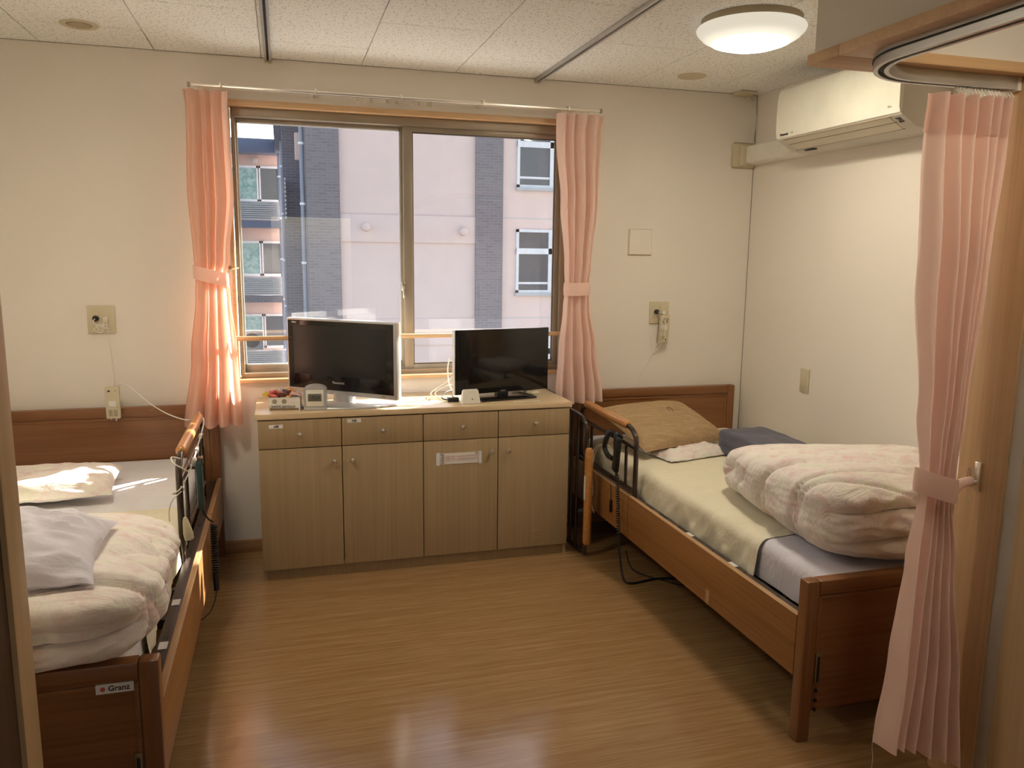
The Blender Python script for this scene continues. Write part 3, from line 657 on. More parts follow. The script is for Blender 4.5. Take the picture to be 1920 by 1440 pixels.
obj('cable_spout', MB().cyl((2.455, -.035, H - .016), (2.50, -.02, H - .035), .008), M['ivory'], w)
obj('corner_cable', MB().tube([(2.50, -.018, H - .035), (2.534, -.008, H - .10), (2.536, -.006, H - .18), (2.522, -.012, H - .235), (2.520, -.04, H - .262)], .0022, 6), M['white_pl'], label='thin cable down the room corner to the pipe cover', cat='cable')
ac = thing('air_conditioner', 'white wall-mounted air conditioner on the right wall', 'air conditioner', (2.42, -.98, 1.985))
y0, y1 = -1.37, -.57
body = [(XR - .001, 1.992), (2.44, 1.990), (2.385, 2.000), (2.310, 2.043), (2.308, 2.262), (2.325, 2.278), (XR - .001, 2.28)]
obj('housing', MB().prism(body, 'y', y0, y1), M['acside'], ac)
fr = [(2.309, 2.045), (2.300, 2.050), (2.294, 2.070), (2.291, 2.14), (2.293, 2.22), (2.300, 2.262), (2.312, 2.276), (2.320, 2.276), (2.3095, 2.25)]
obj('front_panel', MB().prism(fr, 'y', y0 - .001, y1 + .001), M['acwhite'], ac)
def acs(s0, s1, ya, yb, th=.002):                                       # plate lying on the slanted underside
    a = Vector((2.310, 2.043)); b_ = Vector((2.385, 2.000)); d = b_ - a; n_ = Vector((d.y, -d.x)).normalized(); n_ = n_ if n_.y < 0 else -n_
    p = a + d * s0; q = a + d * s1
    return [[(p.x + n_.x * e_, yy, p.y + n_.y * e_) for yy, e_ in ((ya, 0), (ya, th), (yb, th), (yb, 0))], [(q.x + n_.x * e_, yy, q.y + n_.y * e_) for yy, e_ in ((ya, 0), (ya, th), (yb, th), (yb, 0))]]
obj('intake_strip', MB().ring(acs(.02, .42, y0 + .07, y1 - .035), smooth=False), M['acgrey'], ac)
obj('louver', MB().ring(acs(.46, .98, y0 + .07, y1 - .05), smooth=False), M['acgrey'], ac)
for s0 in (.0, .43, .975): obj('seam', MB().ring(acs(s0, s0 + .025, y0 + .06, y1 - .04, .0026), smooth=False), M['brownp'], ac)
obj('sensor_window', MB().box(2.392, 2.412, y1 - .16, y1 - .09, 1.989, 1.9945, .002), M['dark'], ac)
facex = lambda y, z, x=2.290: Matrix.Translation((x, y, z)) @ Matrix.Rotation(-pi / 2, 4, 'Z') @ Matrix.Rotation(pi / 2, 4, 'X')
text('maker_lettering', 'Panasonic', .016, M['ink'], ac, facex(y1 - .065, 2.064, 2.2935), bold=.0004)
text('series_lettering', 'Eolia', .010, M['acgrey'], ac, facex(y1 - .125, 2.066, 2.2933))
text('feature_lettering', 'Eco', .014, M['ivory_dk'], ac, facex(y0 + .05, 2.076, 2.2925))
obj('indicator_marks', MB().ring(acs(.18, .26, y0 + .025, y0 + .050), smooth=False).ring(acs(.32, .38, y0 + .025, y0 + .045), smooth=False).ring(acs(.44, .52, y0 + .025, y0 + .050), smooth=False), M['ink'], ac)
dc = thing('pipe_cover', 'ivory pipe duct running from the corner plate to the air conditioner', 'pipe cover', (2.5, -.3, 1.99))
pr = [(XR - .001, 1.992), (2.482, 1.998), (2.474, 2.006), (2.474, 2.086), (2.482, 2.094), (XR - .001, 2.098)]
obj('duct', MB().prism(pr, 'y', -.60, -.012), M['white_pl'], dc)
w = MB().box(2.40, XR - .001, -.014, -.001, 1.975, 2.112, .012, seg=4); obj('wall_plate', w, M['ivory'], dc)
w = MB().box(2.44, XR - .002, -.030, -.012, 1.985, 2.102, .008, seg=3); obj('corner_collar', w, M['ivory'], dc)

# ------------------------------------------------------------------ wall fittings
def outlet(x0, x1, z0, z1, label):
    o = thing('wall_outlet', label, 'wall outlet', ((x0 + x1) / 2, -.005, z0))
    obj('cover_plate', MB().box(x0, x1, -.008, -.0005, z0, z1, .003), M['ivory'], o)
    wx = (x1 - x0)
    for i, c_ in enumerate((x0 + wx * .30, x0 + wx * .66)):
        obj('socket_insert', MB().box(c_ - .016, c_ + .016, -.011, -.007, z0 + .030, z1 - .024, .001), M['ivory'], o)
    cx = x0 + wx * .32; cz = (z0 + z1) / 2 + .006
    obj('black_plug', MB().lathe([(.013, -.010), (.014, -.022), (.009, -.034), (.0005, -.035)], (cx, 0, cz), 16, 'y'), M['dark'], o)
    cx2 = x0 + wx * .66
    obj('white_plug', MB().box(cx2 - .008, cx2 + .008, -.030, -.010, cz - .012, cz + .006, .003), M['white_pl'], o)
    return cx, cz, cx2
a1, a2, a3 = outlet(-.867, -.750, 1.108, 1.236, 'ivory double wall outlet with a looped white cord, above the left bed')
random.seed(3)
def knot(cx, cz, w_, h_, n=34, y=-.03, s=1):
    pts = []
    for i in range(n):
        a = i * 0.85; pts.append((cx + w_ * cos(a) * (0.6 + .4 * sin(i * 2.1 * s)), y - .008 * (i % 3), cz + h_ * sin(a * 1.02) * (0.6 + .4 * cos(i * 1.3)) - .0006 * i))
    return pts
cz_ = 1.16
pts = [(a1, -.036, a2), (a1 - .004, -.045, a2 - .02)] + knot(-.806, 1.138, .034, .022, 15) + [(a3, -.03, a2)]
obj('signal_cord', MB().tube(pts, .0022, 6, 5), M['cordw'], label='bundled white cord looped below the left wall outlet', cat='cord')
hc = thing('call_handset', 'ivory nurse call unit hanging over the left headboard', 'call unit', (-.765, -.085, .724))
x0, x1, z0, z1 = -.796, -.736, .727, .874
obj('case', MB().box(x0, x1, -.112, -.086, z0, z1, .004), M['ivory'], hc)
obj('call_button', MB().box(x0 + .012, x0 + .023, -.1135, -.1115, z1 - .022, z1 - .015, .0005), M['ink'], hc)
obj('lamp_window', MB().box(x1 - .018, x1 - .012, -.1130, -.1115, z1 - .020, z1 - .014, .0005), M['ivory_dk'], hc)
obj('name_label', MB().box(x0 + .014, x1 - .016, -.1128, -.1118, z0 + .058, z0 + .082, .0003), M['paper'], hc)
obj('speaker_grille', MB().box(x0 + .012, x0 + .028, -.1130, -.1115, z0 + .012, z0 + .042, .0005), M['ivory_dk'], hc)
obj('speaker_grille', MB().box(x0 + .033, x0 + .049, -.1130, -.1115, z0 + .012, z0 + .042, .0005), M['ivory_dk'], hc)
obj('stop_dot', MB().lathe([(.002, -.1115), (.002, -.1130)], (x1 - .010, 0, z0 + .052), 8, 'y'), M['ink'], hc)
obj('cord_stub', MB().cyl((x1 - .022, -.098, z0 - .012), (x1 - .020, -.098, z0), .0035).cyl((x0 + .018, -.098, z0 - .006), (x0 + .018, -.098, z0), .003), M['cordw'], hc)
obj('hanging_cord', MB().tube([(a3, -.030, a2), (a3 + .006, -.032, 1.16), (-.770, -.04, 1.0), (-.764, -.08, .90), (-.764, -.098, .872)], .002, 6), M['cordw'], hc)
oR1, oR2, oR3 = outlet(1.940, 2.057, 1.120, 1.240, 'ivory double wall outlet above the right bed')
h2 = thing('call_handset', 'ivory nurse call unit hanging from the right wall outlet', 'call unit', (2.01, -.03, 1.016))
M4 = Matrix.Translation((2.012, -.042, 1.093)) @ Matrix.Rotation(.06, 4, 'Y')
def rb(x0, x1, y0, y1, z0, z1, b=.003): return MB().box(x0, x1, y0, y1, z0, z1, b, mat=M4)
obj('case', rb(-.026, .030, -.012, .012, -.074, .074, .004), M['ivory'], h2)
obj('speaker_grille', rb(-.018, -.003, -.0135, -.011, .034, .062, .0005), M['ivory_dk'], h2)
obj('speaker_grille', rb(.004, .019, -.0135, -.011, .034, .062, .0005), M['ivory_dk'], h2)
obj('name_label', rb(-.018, .014, -.0130, -.011, -.004, .020, .0005), M['paper'], h2)
obj('call_button', rb(.004, .014, -.0136, -.011, -.062, -.054, .0005), M['ink'], h2)
pts = [(oR1, -.034, oR2), (oR1 + .024, -.05, oR2 - .01)] + [(1.998 + .012 * sin(i * 1.3), -.062 - .006 * (i % 2), 1.13 - i * .0075 + .016 * cos(i * 1.3)) for i in range(14)] + [(1.985, -.05, 1.02), (1.965, -.03, .99), (1.952, -.02, 1.03), (1.965, -.015, 1.085)]
obj('signal_cord', MB().tube(pts, .0022, 6, 5), M['cordw'], label='twisted white cord on the call unit at the right outlet', cat='cord')
obj('hanging_cord', MB().tube([(2.0, -.04, 1.02), (1.995, -.03, .99), (1.965, -.012, .95), (1.92, -.008, .87), (1.872, -.008, .775)], .002, 6), M['cordw'], h2)
bp_ = thing('blank_wall_plate', 'square blank cover plate on the wall right of the window', 'wall plate', (1.868, -.005, 1.494))
obj('plate', MB().box(1.802, 1.934, -.014, -.0005, 1.496, 1.630, .005, seg=3), M['wall'], bp_)
obj('plate_rim', MB().box(1.798, 1.938, -.005, -.0004, 1.492, 1.634, .002), M['ivory'], bp_)
sw = thing('light_switch', 'narrow ivory switch plate on the right wall', 'switch', (XR - .004, -.59, .812))
obj('plate', MB().box(XR - .008, XR - .0005, -.625, -.556, .812, .934, .003), M['ivory'], sw)
obj('rocker', MB().box(XR - .0105, XR - .007, -.606, -.575, .838, .908, .002), M['ivory'], sw)

# ------------------------------------------------------------------ sideboard
C0, C1, CD, CH = -.143, 1.339, .435, .781
sb = thing('sideboard', 'pale wood sideboard with four drawers over four doors below the window', 'sideboard', ((C0 + C1) / 2, -CD / 2, 0))
g = .012; top0 = .755
w = MB(); w.box(C0 + g, C0 + g + .018, -CD + .022, -.004, 0, top0); w.box(C1 - g - .018, C1 - g, -CD + .022, -.004, 0, top0)
w.box(C0 + g + .018, C1 - g - .018, -CD + .03, -.01, .05, .07); w.box(C0 + g + .018, C1 - g - .018, -.012, -.006, .05, top0)
w.box(.595, .612, -CD + .024, -.012, .07, top0)
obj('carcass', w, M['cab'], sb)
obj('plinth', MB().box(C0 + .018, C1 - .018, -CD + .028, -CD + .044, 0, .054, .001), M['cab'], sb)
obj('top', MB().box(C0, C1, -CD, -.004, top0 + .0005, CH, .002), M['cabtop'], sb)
cols = [(-.131, .2285), (.2325, .6015), (.6055, .9640), (.9680, 1.3270)]
def knob(parent, x, z):
    obj('knob', MB().lathe([(.006, 0), (.005, -.010), (.011, -.015), (.012, -.021), (.009, -.026), (.0005, -.0275)], (x, -CD + .004, z), 20, 'y'), M['nickel'], parent)
dr = []; doors = []
for i, (a, b_) in enumerate(cols):
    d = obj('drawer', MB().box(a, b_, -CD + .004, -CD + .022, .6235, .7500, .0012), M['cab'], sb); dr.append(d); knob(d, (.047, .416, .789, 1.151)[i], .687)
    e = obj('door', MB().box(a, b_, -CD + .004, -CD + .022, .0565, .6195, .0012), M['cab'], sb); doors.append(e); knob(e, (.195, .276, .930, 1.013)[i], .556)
yf = -CD + .0035
for k, (a, b_, z0, z1) in enumerate([(-.084, -.024, .716, .732), (.256, .318, .727, .744)]):
    obj('name_sticker', MB().box(a, b_, yf - .0006, yf + .0005, z0, z1), M['paper'], dr[k])
    text('sticker_lettering', '\u8863\u985e', .011, M['ink'], dr[k], face_y(((a + b_) / 2, yf - .0012, (z0 + z1) / 2)))
nl = obj('taped_notice', MB().box(.676, .872, yf - .0008, yf + .0005, .505, .558), M['paper'], doors[2])
w = MB(); w.box(.664, .682, yf - .0014, yf + .0004, .500, .562); w.box(.870, .884, yf - .0014, yf + .0004, .500, .561); obj('tape', w, M['winframe'], doors[2])
w = MB()
for z in (.545, .532, .519): w.box(.682, .868, yf - .0013, yf - .0008, z - .0003, z + .0003)
w.box(.703, .7036, yf - .0013, yf - .0008, .507, .557); w.box(.6815, .683, yf - .0016, yf - .0008, .505, .558); w.box(.8675, .869, yf - .0016, yf - .0008, .505, .558)
obj('printed_lines', w, M['ivory_dk'], doors[2])
for zz, s_ in ((.552, '\u6bb5\u76ee'), (.539, '\u4e0a\u6bb5'), (.526, '\u4e2d\u6bb5'), (.513, '\u4e0b\u6bb5')):
    text('notice_lettering', s_, .008, M['ink'], doors[2], face_y((.693, yf - .0015, zz - .001)))
text('notice_lettering', '\u69d8', .009, M['ink'], doors[2], face_y((.858, yf - .0015, .552)))
w = MB()
for z in (.5405, .5275):
    w.tube([(.765, yf - .0016, z - .001), (.80, yf - .0016, z), (.862, yf - .0016, z + .001)], .0008, 5)
    w.tube([(.722 + .009 * cos(a), yf - .0016, z + .005 * sin(a)) for a in [i * .7 for i in range(10)]], .0007, 5, 3); w.tube([(.736, yf - .0016, z), (.752, yf - .0016, z - .001)], .0009, 5, 2)
obj('red_pencil_lines', w, M['red'], doors[2])
w = MB().tube([(1.150, yf - .0004, .138), (1.168, yf - .0004, .142), (1.186, yf - .0004, .138)], .0012, 5); w.tube([(1.152, yf - .0004, .118), (1.155, yf - .0004, .102), (1.170, yf - .0004, .097), (1.184, yf - .0004, .105), (1.184, yf - .0004, .118)], .0016, 5)
obj('old_sticker_mark', w, M['edge'], doors[3])
obj('scratch', MB().tube([(.508, yf - .0002, .556), (.512, yf - .0002, .540), (.510, yf - .0002, .515)], .0007, 4).tube([(.306, yf - .0002, .540), (.311, yf - .0002, .525)], .0007, 4), M['base'], doors[1])
obj('counter_strip', MB().box(1.055, 1.193, -.378, -.368, CH, CH + .0006), M['white_pl'], sb, label='thin clear adhesive strip')

# ------------------------------------------------------------------ televisions (local frames: screen looks to -y)
def tvframe(t_): t_['_local'] = 1
tv = thing('television', 'silver-framed flat television on an oval silver stand, standing left on the sideboard', 'television', (.254, -.235, CH), radians(-39))
tvframe(tv); L_ = dict(local=True)
w_, z0, z1 = .61, .040, .398
obj('bezel', MB().box(-w_ / 2, w_ / 2, -.018, .028, z0, z1, .006), M['silver'], tv, **L_)
obj('rear_case', MB().prism([(-.27, .028), (.27, .028), (.19, .082), (-.19, .082)], 'z', z0 + .03, z1 - .03), M['silver'], tv, **L_)
obj('black_surround', MB().box(-w_ / 2 + .010, w_ / 2 - .014, -.0205, -.010, z0 + .022, z1 - .010, .002), M['darkgloss'], tv, **L_)
obj('screen', MB().box(-w_ / 2 + .042, w_ / 2 - .052, -.0222, -.015, z0 + .090, z1 - .032, .001), M['screen'], tv, **L_)
obj('stand_neck', MB().lathe([(.055, 0), (.050, .02), (.050, .05)], (0, .012, .004), 32), M['silver'], tv, **L_)
w = MB(); n = 56
prof = [[(.235 * k * cos(2 * pi * i / n) + .0, .105 * k * sin(2 * pi * i / n) + .005, h) for i in range(n)] for k, h in ((.97, 0), (1, .003), (.97, .009), (.6, .012), (.1, .013))]
base_ = obj('stand_base', w.ring(prof), M['silver'], tv, **L_)
base_.rotation_euler = (0, 0, radians(34)); base_.location = (.060, -.035, 0)
ty = lambda x, z, y=-.0228: Matrix.Translation((x, y, z)) @ Matrix.Rotation(pi / 2, 4, 'X')
text('maker_lettering', 'Panasonic', .017, M['silver'], tv, ty(-.01, z0 + .060, -.0212), bold=.0003)
text('corner_lettering', 'VIERA', .011, M['silver'], tv, ty(-w_ / 2 + .048, z1 - .021, -.0212), bold=.0003)
text('button_lettering', 'HDMI', .007, M['ink'], tv, ty(w_ / 2 - .07, z0 + .011, -.0185))
tv2 = thing('television', 'small black television on a glossy black stand, standing right on the sideboard', 'television', (1.035, -.235, CH), radians(10.8))
tvframe(tv2); w_, z0, z1 = .515, .028, .345
obj('rear_case', MB().box(-w_ / 2, w_ / 2, -.002, .030, z0, z1, .004), M['silver'], tv2, **L_)
obj('bezel', MB().box(-w_ / 2, w_ / 2, -.012, -.002, z0, z1, .003), M['darkgloss'], tv2, **L_)
obj('screen', MB().box(-w_ / 2 + .010, w_ / 2 - .010, -.0132, -.008, z0 + .016, z1 - .010, .001), M['screen2'], tv2, **L_)
obj('stand_neck', MB().prism([(-.030, -.012), (.030, -.012), (.026, .030), (-.026, .030)], 'z', .008, z0 + .04), M['darkgloss'], tv2, **L_)
obj('stand_base', MB().box(-.150, .150, -.095, .075, .0005, .010, .003), M['darkgloss'], tv2, **L_)
text('maker_lettering', 'ORION', .008, M['silver'], tv2, ty(0, z0 + .008, -.0128))

# ------------------------------------------------------------------ small things on the counter
ck = thing('alarm_clock', 'small grey digital alarm clock between the snack box and the silver television', 'clock', (.122, -.355, CH), radians(-8)); tvframe(ck)
def arch(w_, h, r, n=10):
    p = [(-w_ / 2, 0), (w_ / 2, 0), (w_ / 2, h - r)]; p += [(w_ / 2 * cos(a) if False else w_ / 2 - w_ / 2 * (1 - cos(a)), h - r + r * sin(a)) for a in [i * pi / n for i in range(1, n)]]
    return p + [(-w_ / 2, h - r)]
obj('case', MB().prism(arch(.100, .114, .022, 14), 'y', -.026, .030), M['silver'], ck, local=True)
obj('front_frame', MB().box(-.040, .040, -.0290, -.025, .018, .094, .003), M['white_pl'], ck, local=True)
obj('display', MB().box(-.030, .030, -.0305, -.028, .042, .076, .001), M['lcd'], ck, local=True)
obj('foot', MB().box(-.046, .046, -.030, .032, 0, .012, .003), M['silver'], ck, local=True)
text('display_digits', '10:24', .022, M['ink'], ck, Matrix.Translation((0, -.0309, .059)) @ Matrix.Rotation(pi / 2, 4, 'X'))
bx = thing('snack_box', 'open white snack box full of red wrappers at the left end of the counter', 'box', (-.010, -.335, CH), radians(-8)); tvframe(bx)
w = MB(); w.box(-.066, .066, -.034, .040, 0, .003); w.box(-.066, .066, -.036, -.034, 0, .062); w.box(-.066, .066, .040, .042, 0, .072); w.box(-.068, -.066, -.036, .042, 0, .064); w.box(.066, .068, -.036, .042, 0, .060)
obj('carton', w, M['paper'], bx, local=True)
obj('flap', MB().add([(-.068, -.036, .062), (-.068, .042, .068), (-.088, .002, .085), (-.1, -.02, .07)], [[0, 1, 2, 3]]), M['yellow'], bx, local=True)
for x in (-.042, .0): obj('printed_circle', MB().lathe([(.011, -.0361), (.011, -.0366)], (x, 0, .044), 16, 'y'), M['ivory_dk'], bx, local=True)
obj('printed_panel', MB().box(.018, .062, -.0367, -.0361, .026, .058), M['floral'], bx, local=True)
obj('printed_band', MB().box(-.064, .064, -.0366, -.0361, .003, .014), M['brownp'], bx, local=True)
text('print_lettering', 'petits gateaux', .019, M['ink'], bx, Matrix.Translation((-.004, -.0370, .022)) @ Matrix.Rotation(pi / 2, 4, 'X'))
cw = [(.62, .10, .08), (.70, .28, .22), (.10, .03, .03), (.75, .35, .12), (.78, .48, .44)]
for i in range(9):
    mm = plain('wrapper_%d' % i, cw[i % 5], 0.25) if i < 5 else None
    if mm: M['wr%d' % i] = mm
    mm = M['wr%d' % (i % 5)]
    a = random.uniform(-.6, .6); x = -.048 + (i % 5) * .024; y = -.012 + (i // 5) * .026
    M4_ = Matrix.Translation((x, y, .066 + .012 * random.random() + (.008 if 1 < i % 5 < 4 else 0))) @ Matrix.Rotation(a, 4, 'Z') @ Matrix.Rotation(random.uniform(-.5, .5), 4, 'X') @ Matrix.Rotation(random.uniform(-.6, .6), 4, 'Y')
    ob = obj('snack_packet', pillow(MB(), .052, .034, .018, M4_, 10, 8, .002, i), mm)
    ob.location = bx.matrix_basis @ Vector(ob.location) if False else Vector((bx.location.x + x * cos(radians(-8)) - y * sin(radians(-8)), bx.location.y + x * sin(radians(-8)) + y * cos(radians(-8)), CH + .056 + .006 * (i % 3)))
    setp(ob, '%s snack packet in the %s row of the open snack box' % (('red', 'pink and red', 'dark red', 'orange', 'pale pink')[i % 5], 'front' if i < 5 else 'rear'), 'snack', 'snack packets in the box')
rt = thing('white_stand', 'white wedge-shaped plastic unit in front of the black television', 'stand', (.843, -.368, CH), radians(6)); tvframe(rt)
w = MB(); A = [(-.046, -.022), (.046, -.022), (.046, .024), (-.046, .024)]; B = [(-.038, -.006), (.038, -.006), (.038, .014), (-.038, .014)]
bm = bmesh.new(); vv = [bm.verts.new((*p, 0)) for p in A] + [bm.verts.new((*p, .068)) for p in B]
for f in ([3, 2, 1, 0], [4, 5, 6, 7], [0, 1, 5, 4], [1, 2, 6, 5], [2, 3, 7, 6], [3, 0, 4, 7]): bm.faces.new([vv[i] for i in f])
bmesh.ops.bevel(bm, geom=bm.edges[:], offset=.004, segments=2, affect='EDGES'); w.bm(bm, None, True)
obj('body', w, M['white_pl'], rt, local=True)
obj('mark', MB().box(.001, .008, -.0185, -.0130, .021, .026, .0005), M['brownp'], rt, local=True)
rm = thing('remote_control', 'beige television remote lying right of the black stand', 'remote control', (1.178, -.175, CH), radians(18)); tvframe(rm)
obj('body', MB().box(-.024, .024, -.095, .095, 0.0105, .026, .006, seg=3), M['ivory'], rm, local=True)
w = MB()
for r_ in range(7):
    for c_ in range(3): w.box(-.016 + c_ * .012, -.008 + c_ * .012, -.06 + r_ * .018, -.05 + r_ * .018, .0262, .0275, .001)
obj('buttons', w, M['ivory_dk'], rm, local=True, kind='stuff')
obj('paper_slip', MB().box(.37, .50, -.40, -.34, CH, CH + .0008), M['winframe'], label='sheet of clear film under the silver television stand', cat='paper') if False else None
cb_ = thing('tv_cables', 'tangle of white and black cables behind the left edge of the black television', 'cables', (.76, -.2, CH))
w = MB(); w.tube([(.80, -.16, CH + .10), (.765, -.15, CH + .07), (.72, -.16, CH + .045), (.69, -.14, CH + .012), (.72, -.20, CH + .004), (.77, -.22, CH + .004)], .003, 6)
w.tube([(.81, -.15, CH + .06), (.75, -.17, CH + .05), (.705, -.18, CH + .02), (.74, -.24, CH + .004), (.79, -.26, CH + .006)], .003, 6)
w.tube([(.79, -.12, CH + .19), (.780, -.13, CH + .13), (.785, -.14, CH + .06), (.80, -.14, CH + .03)], .003, 6)
obj('white_cable', w, M['cordw'], cb_)
w = MB(); w.tube([(.82, -.16, CH + .03), (.76, -.20, CH + .03), (.73, -.25, CH + .008), (.77, -.31, CH + .006), (.79, -.30, CH + .012)], .004, 6); w.tube([(.83, -.18, CH + .035), (.78, -.24, CH + .02), (.80, -.29, CH + .006), (.78, -.33, CH + .006)], .003, 6)
obj('black_cable', w, M['dark'], cb_)
obj('adaptor', MB().box(.745, .800, -.315, -.285, CH, CH + .020, .004), M['dark'], cb_)
obj('power_cord', MB().tube([(1.24, -.10, CH + .03), (1.29, -.09, CH + .022), (1.325, -.12, CH + .005), (1.333, -.20, CH + .003)], .0022, 6), M['dark'], label='thin black cord at the right end of the counter', cat='cord')

# ------------------------------------------------------------------ beds
HBZ, FBZ, BL = .766, .527, 2.10
def make_bed(side):
    rt_ = side == 'R'; X0 = 1.484 if rt_ else -.319; sg = 1 if rt_ else -1; BWd = .985
    X = lambda u: X0 + sg * u
    lab = 'dark wooden care bed on the right, its headboard below the call unit' if rt_ else 'dark wooden care bed on the left with a maker sticker on its footboard'
    b = thing('care_bed', lab, 'bed', (X(BWd / 2), -BL / 2, 0), group=None)
    def bx(u0, u1, y0, y1, z0, z1, bev=.002): return MB().box(X(u0), X(u1), y0, y1, z0, z1, bev)
    def board(name, y0, y1, zt, front):
        bo = thing_child(name, b)
        fw = .045
        for ua, ub in ((0, fw), (BWd - fw, BWd)): obj('post', MB().box(X(ua), X(ub), y0, y1, 0, zt, .005), M['bedwood_z'], bo)
        w = bx(fw, BWd - fw, y0, y1, zt - .045, zt, .005); obj('top_rail', w, M['bedwood'], bo)
        w = bx(fw - .002, BWd - fw + .002, y0 + .007, y1 - .007, .10, zt - .044, 0); obj('inset_panel', w, M['bedwood'], bo)
        w = MB(); i = fw + .010
        for yy in ((y0 + .004, y0 + .008), (y1 - .008, y1 - .004)):
            w.box(X(i - .008), X(i + .004), yy[0], yy[1], .10, zt - .055, .001); w.box(X(i), X(BWd - i), yy[0], yy[1], zt - .061, zt - .050, .001); w.box(X(BWd - i - .004), X(BWd - i + .008), yy[0], yy[1], .10, zt - .055, .001)
        obj('moulding', w, M['bedwood'], bo)
        return bo
    hb = board('headboard', -.060, -.018, HBZ, False); fb = board('footboard', -BL, -BL + .042, FBZ, True)
    # foot end fittings
    yf = -BL + .0025
    obj('handle_recess', MB().box(X(.048), X(.066), yf - .004, yf + .003, .190, .292, .0025), M['brass'], fb)
    obj('handle_slot', MB().box(X(.053), X(.061), yf - .0055, yf - .003, .200, .282, .001), M['dark'], fb)
    w = MB()
    for z in (.168, .135, .105): w.lathe([(.006, -.004), (.006, .004)], (X(.057), yf, z), 10, 'y')
    obj('peg_holes', w, M['dark'], fb)
    if not rt_:
        # sticker
        cx = X(.098); cz = .468
        obj('maker_sticker', MB().box(cx - .041, cx + .041, yf - .0010, yf + .005, cz - .012, cz + .012), M['paper'], fb)
        obj('sticker_dot', MB().lathe([(.0055, -.0024), (.0055, -.0010)], (cx - .026, yf, cz), 16, 'y'), M['red'], fb)
        text('sticker_lettering', 'Granz', .019, M['ink'], fb, face_y((cx + .009, yf - .0014, cz)), bold=.0004)
    # side panels
    zp0, zp1 = .205, .402
    ya, yb = -.062, -BL + .044
    split = -.80 if rt_ else -.62
    for (p, q, zt) in ((ya, split + .004, zp1 - (.0 if rt_ else 0)), (split - .004, yb, zp1)):
        sp_ = obj('side_panel', bx(.001, .020, p, q, zp0, zt, .001), M['bedside'], b)
        obj('panel_edge', bx(.0005, .0205, p, q, zt + .0001, zt + .003, .0005), M['edge'], sp_)
    if rt_:
        w = MB(); w.box(X(-.0006), X(.001), -1.545, -1.520, .206, .262)
        obj('chipped_patch', w, M['edge'], b, label='pale chipped patch on the side panel')
    # steel frame
    w = MB(); w.box(X(.022), X(.060), ya, yb, .330, .392, .003); obj('side_rail', w, M['steel'], b)
    w = MB(); w.box(X(BWd - .06), X(BWd - .02), ya, yb, .330, .392, .003); obj('side_rail', w, M['steel'], b)
    w = MB()
    ys = [-.92, -1.05, -1.22] if rt_ else []
    for y in ys: w.box(X(.036), X(.050), y - .05, y + .02, .3915, .3926)
    for y in (-1.48, -1.90, -1.70, -.72): w.lathe([(.006, .3915), (.006, .3928)], (X(.041), y, 0), 10)
    obj('rail_slots', w, M['slot'], b)
    for y in ((-1.30, -1.62) if rt_ else (-1.46, -1.75, -1.93)):
        obj('rail_sticker', MB().box(X(.030), X(.054), y - .022, y + .022, .3922, .3930), M['paper'], b)
    for y in (-.35, -.75, -1.05, -1.30, -1.52, -1.76, -1.98):
        obj('cross_bar', bx(.058, BWd - .058, y - .014, y + .014, .340, .372, .003), M['steel'], b)
    obj('mattress_platform', bx(.13, BWd - .07, -BL + .06, -.08, .352, .388, .002), M['steel'], b)
    w = MB()
    for y in (-.45, -1.65): w.box(X(.20), X(BWd - .15), y - .03, y + .03, .10, .15, .004)
    w.box(X(.24), X(.28), -1.7, -.4, .11, .15, .004); w.box(X(BWd - .24), X(BWd - .20), -1.7, -.4, .11, .15, .004)
    for y in (-.45, -1.65):
        for u in (.26, BWd - .22): w.cyl((X(u), y, .15), (X(u), y, .345), .016, n=10)
    obj('lift_base', w, M['steel'], b)
    for y in (-.45, -1.65):
        for u in (.26, BWd - .22): obj('caster', MB().lathe([(.020, -.012), (.05, -.012), (.05, .012), (.020, .012)], (X(u), y, .05), 20, 'x'), M['dark'], b)
    return b, X, sg
def thing_child(name, parent):
    o = bpy.data.objects.new(name, None); COL.objects.link(o); o.parent = parent; return o
bedR, XRt, _ = make_bed('R'); bedL, XLt, _ = make_bed('L')

# mattresses
def mattress(X, label):
    o = thing('mattress', label, 'mattress', (X(.53), -1.06, .389))
    obj('core', MB().box(X(.105), X(.965), -2.045, -.075, .3895, .505, .03, seg=3), M['white_cloth'], o)
mattress(XRt, 'thick mattress wrapped in sheets on the right bed'); mattress(XLt, 'thick mattress wrapped in sheets on the left bed')
# right: white pad + cream sheet
obj('mattress_pad', drape(MB(), XRt(.092), XRt(.972), -2.047, -.072, .513, .385, .40, wr=.004, side=.009, seed=2.0), M['lilac_cloth'], label='white quilted mattress pad showing at the foot of the right bed', cat='mattress pad')
obj('cream_sheet', drape(MB(), XRt(.080), XRt(.978), -1.62, -.070, .5165, .368, .41, wr=.004, side=.022, seed=2.0, slant=.22, nv=160), M['cream_cloth'], label='cream sheet over the upper part of the right bed', cat='sheet')
obj('mattress_pad', drape(MB(), XLt(.092), XLt(.972), -2.047, -.072, .513, .385, .40, wr=.004, side=.006, seed=8.0), M['white_cloth'], label='white sheet showing at the head of the left bed', cat='sheet')
obj('cream_sheet', drape(MB(), XLt(.080), XLt(.978), -1.80, -.86, .5165, .385, .41, wr=.004, side=.012, seed=8.0, nv=100), M['cream_cloth'], label='cream draw sheet across the middle of the left bed', cat='sheet')

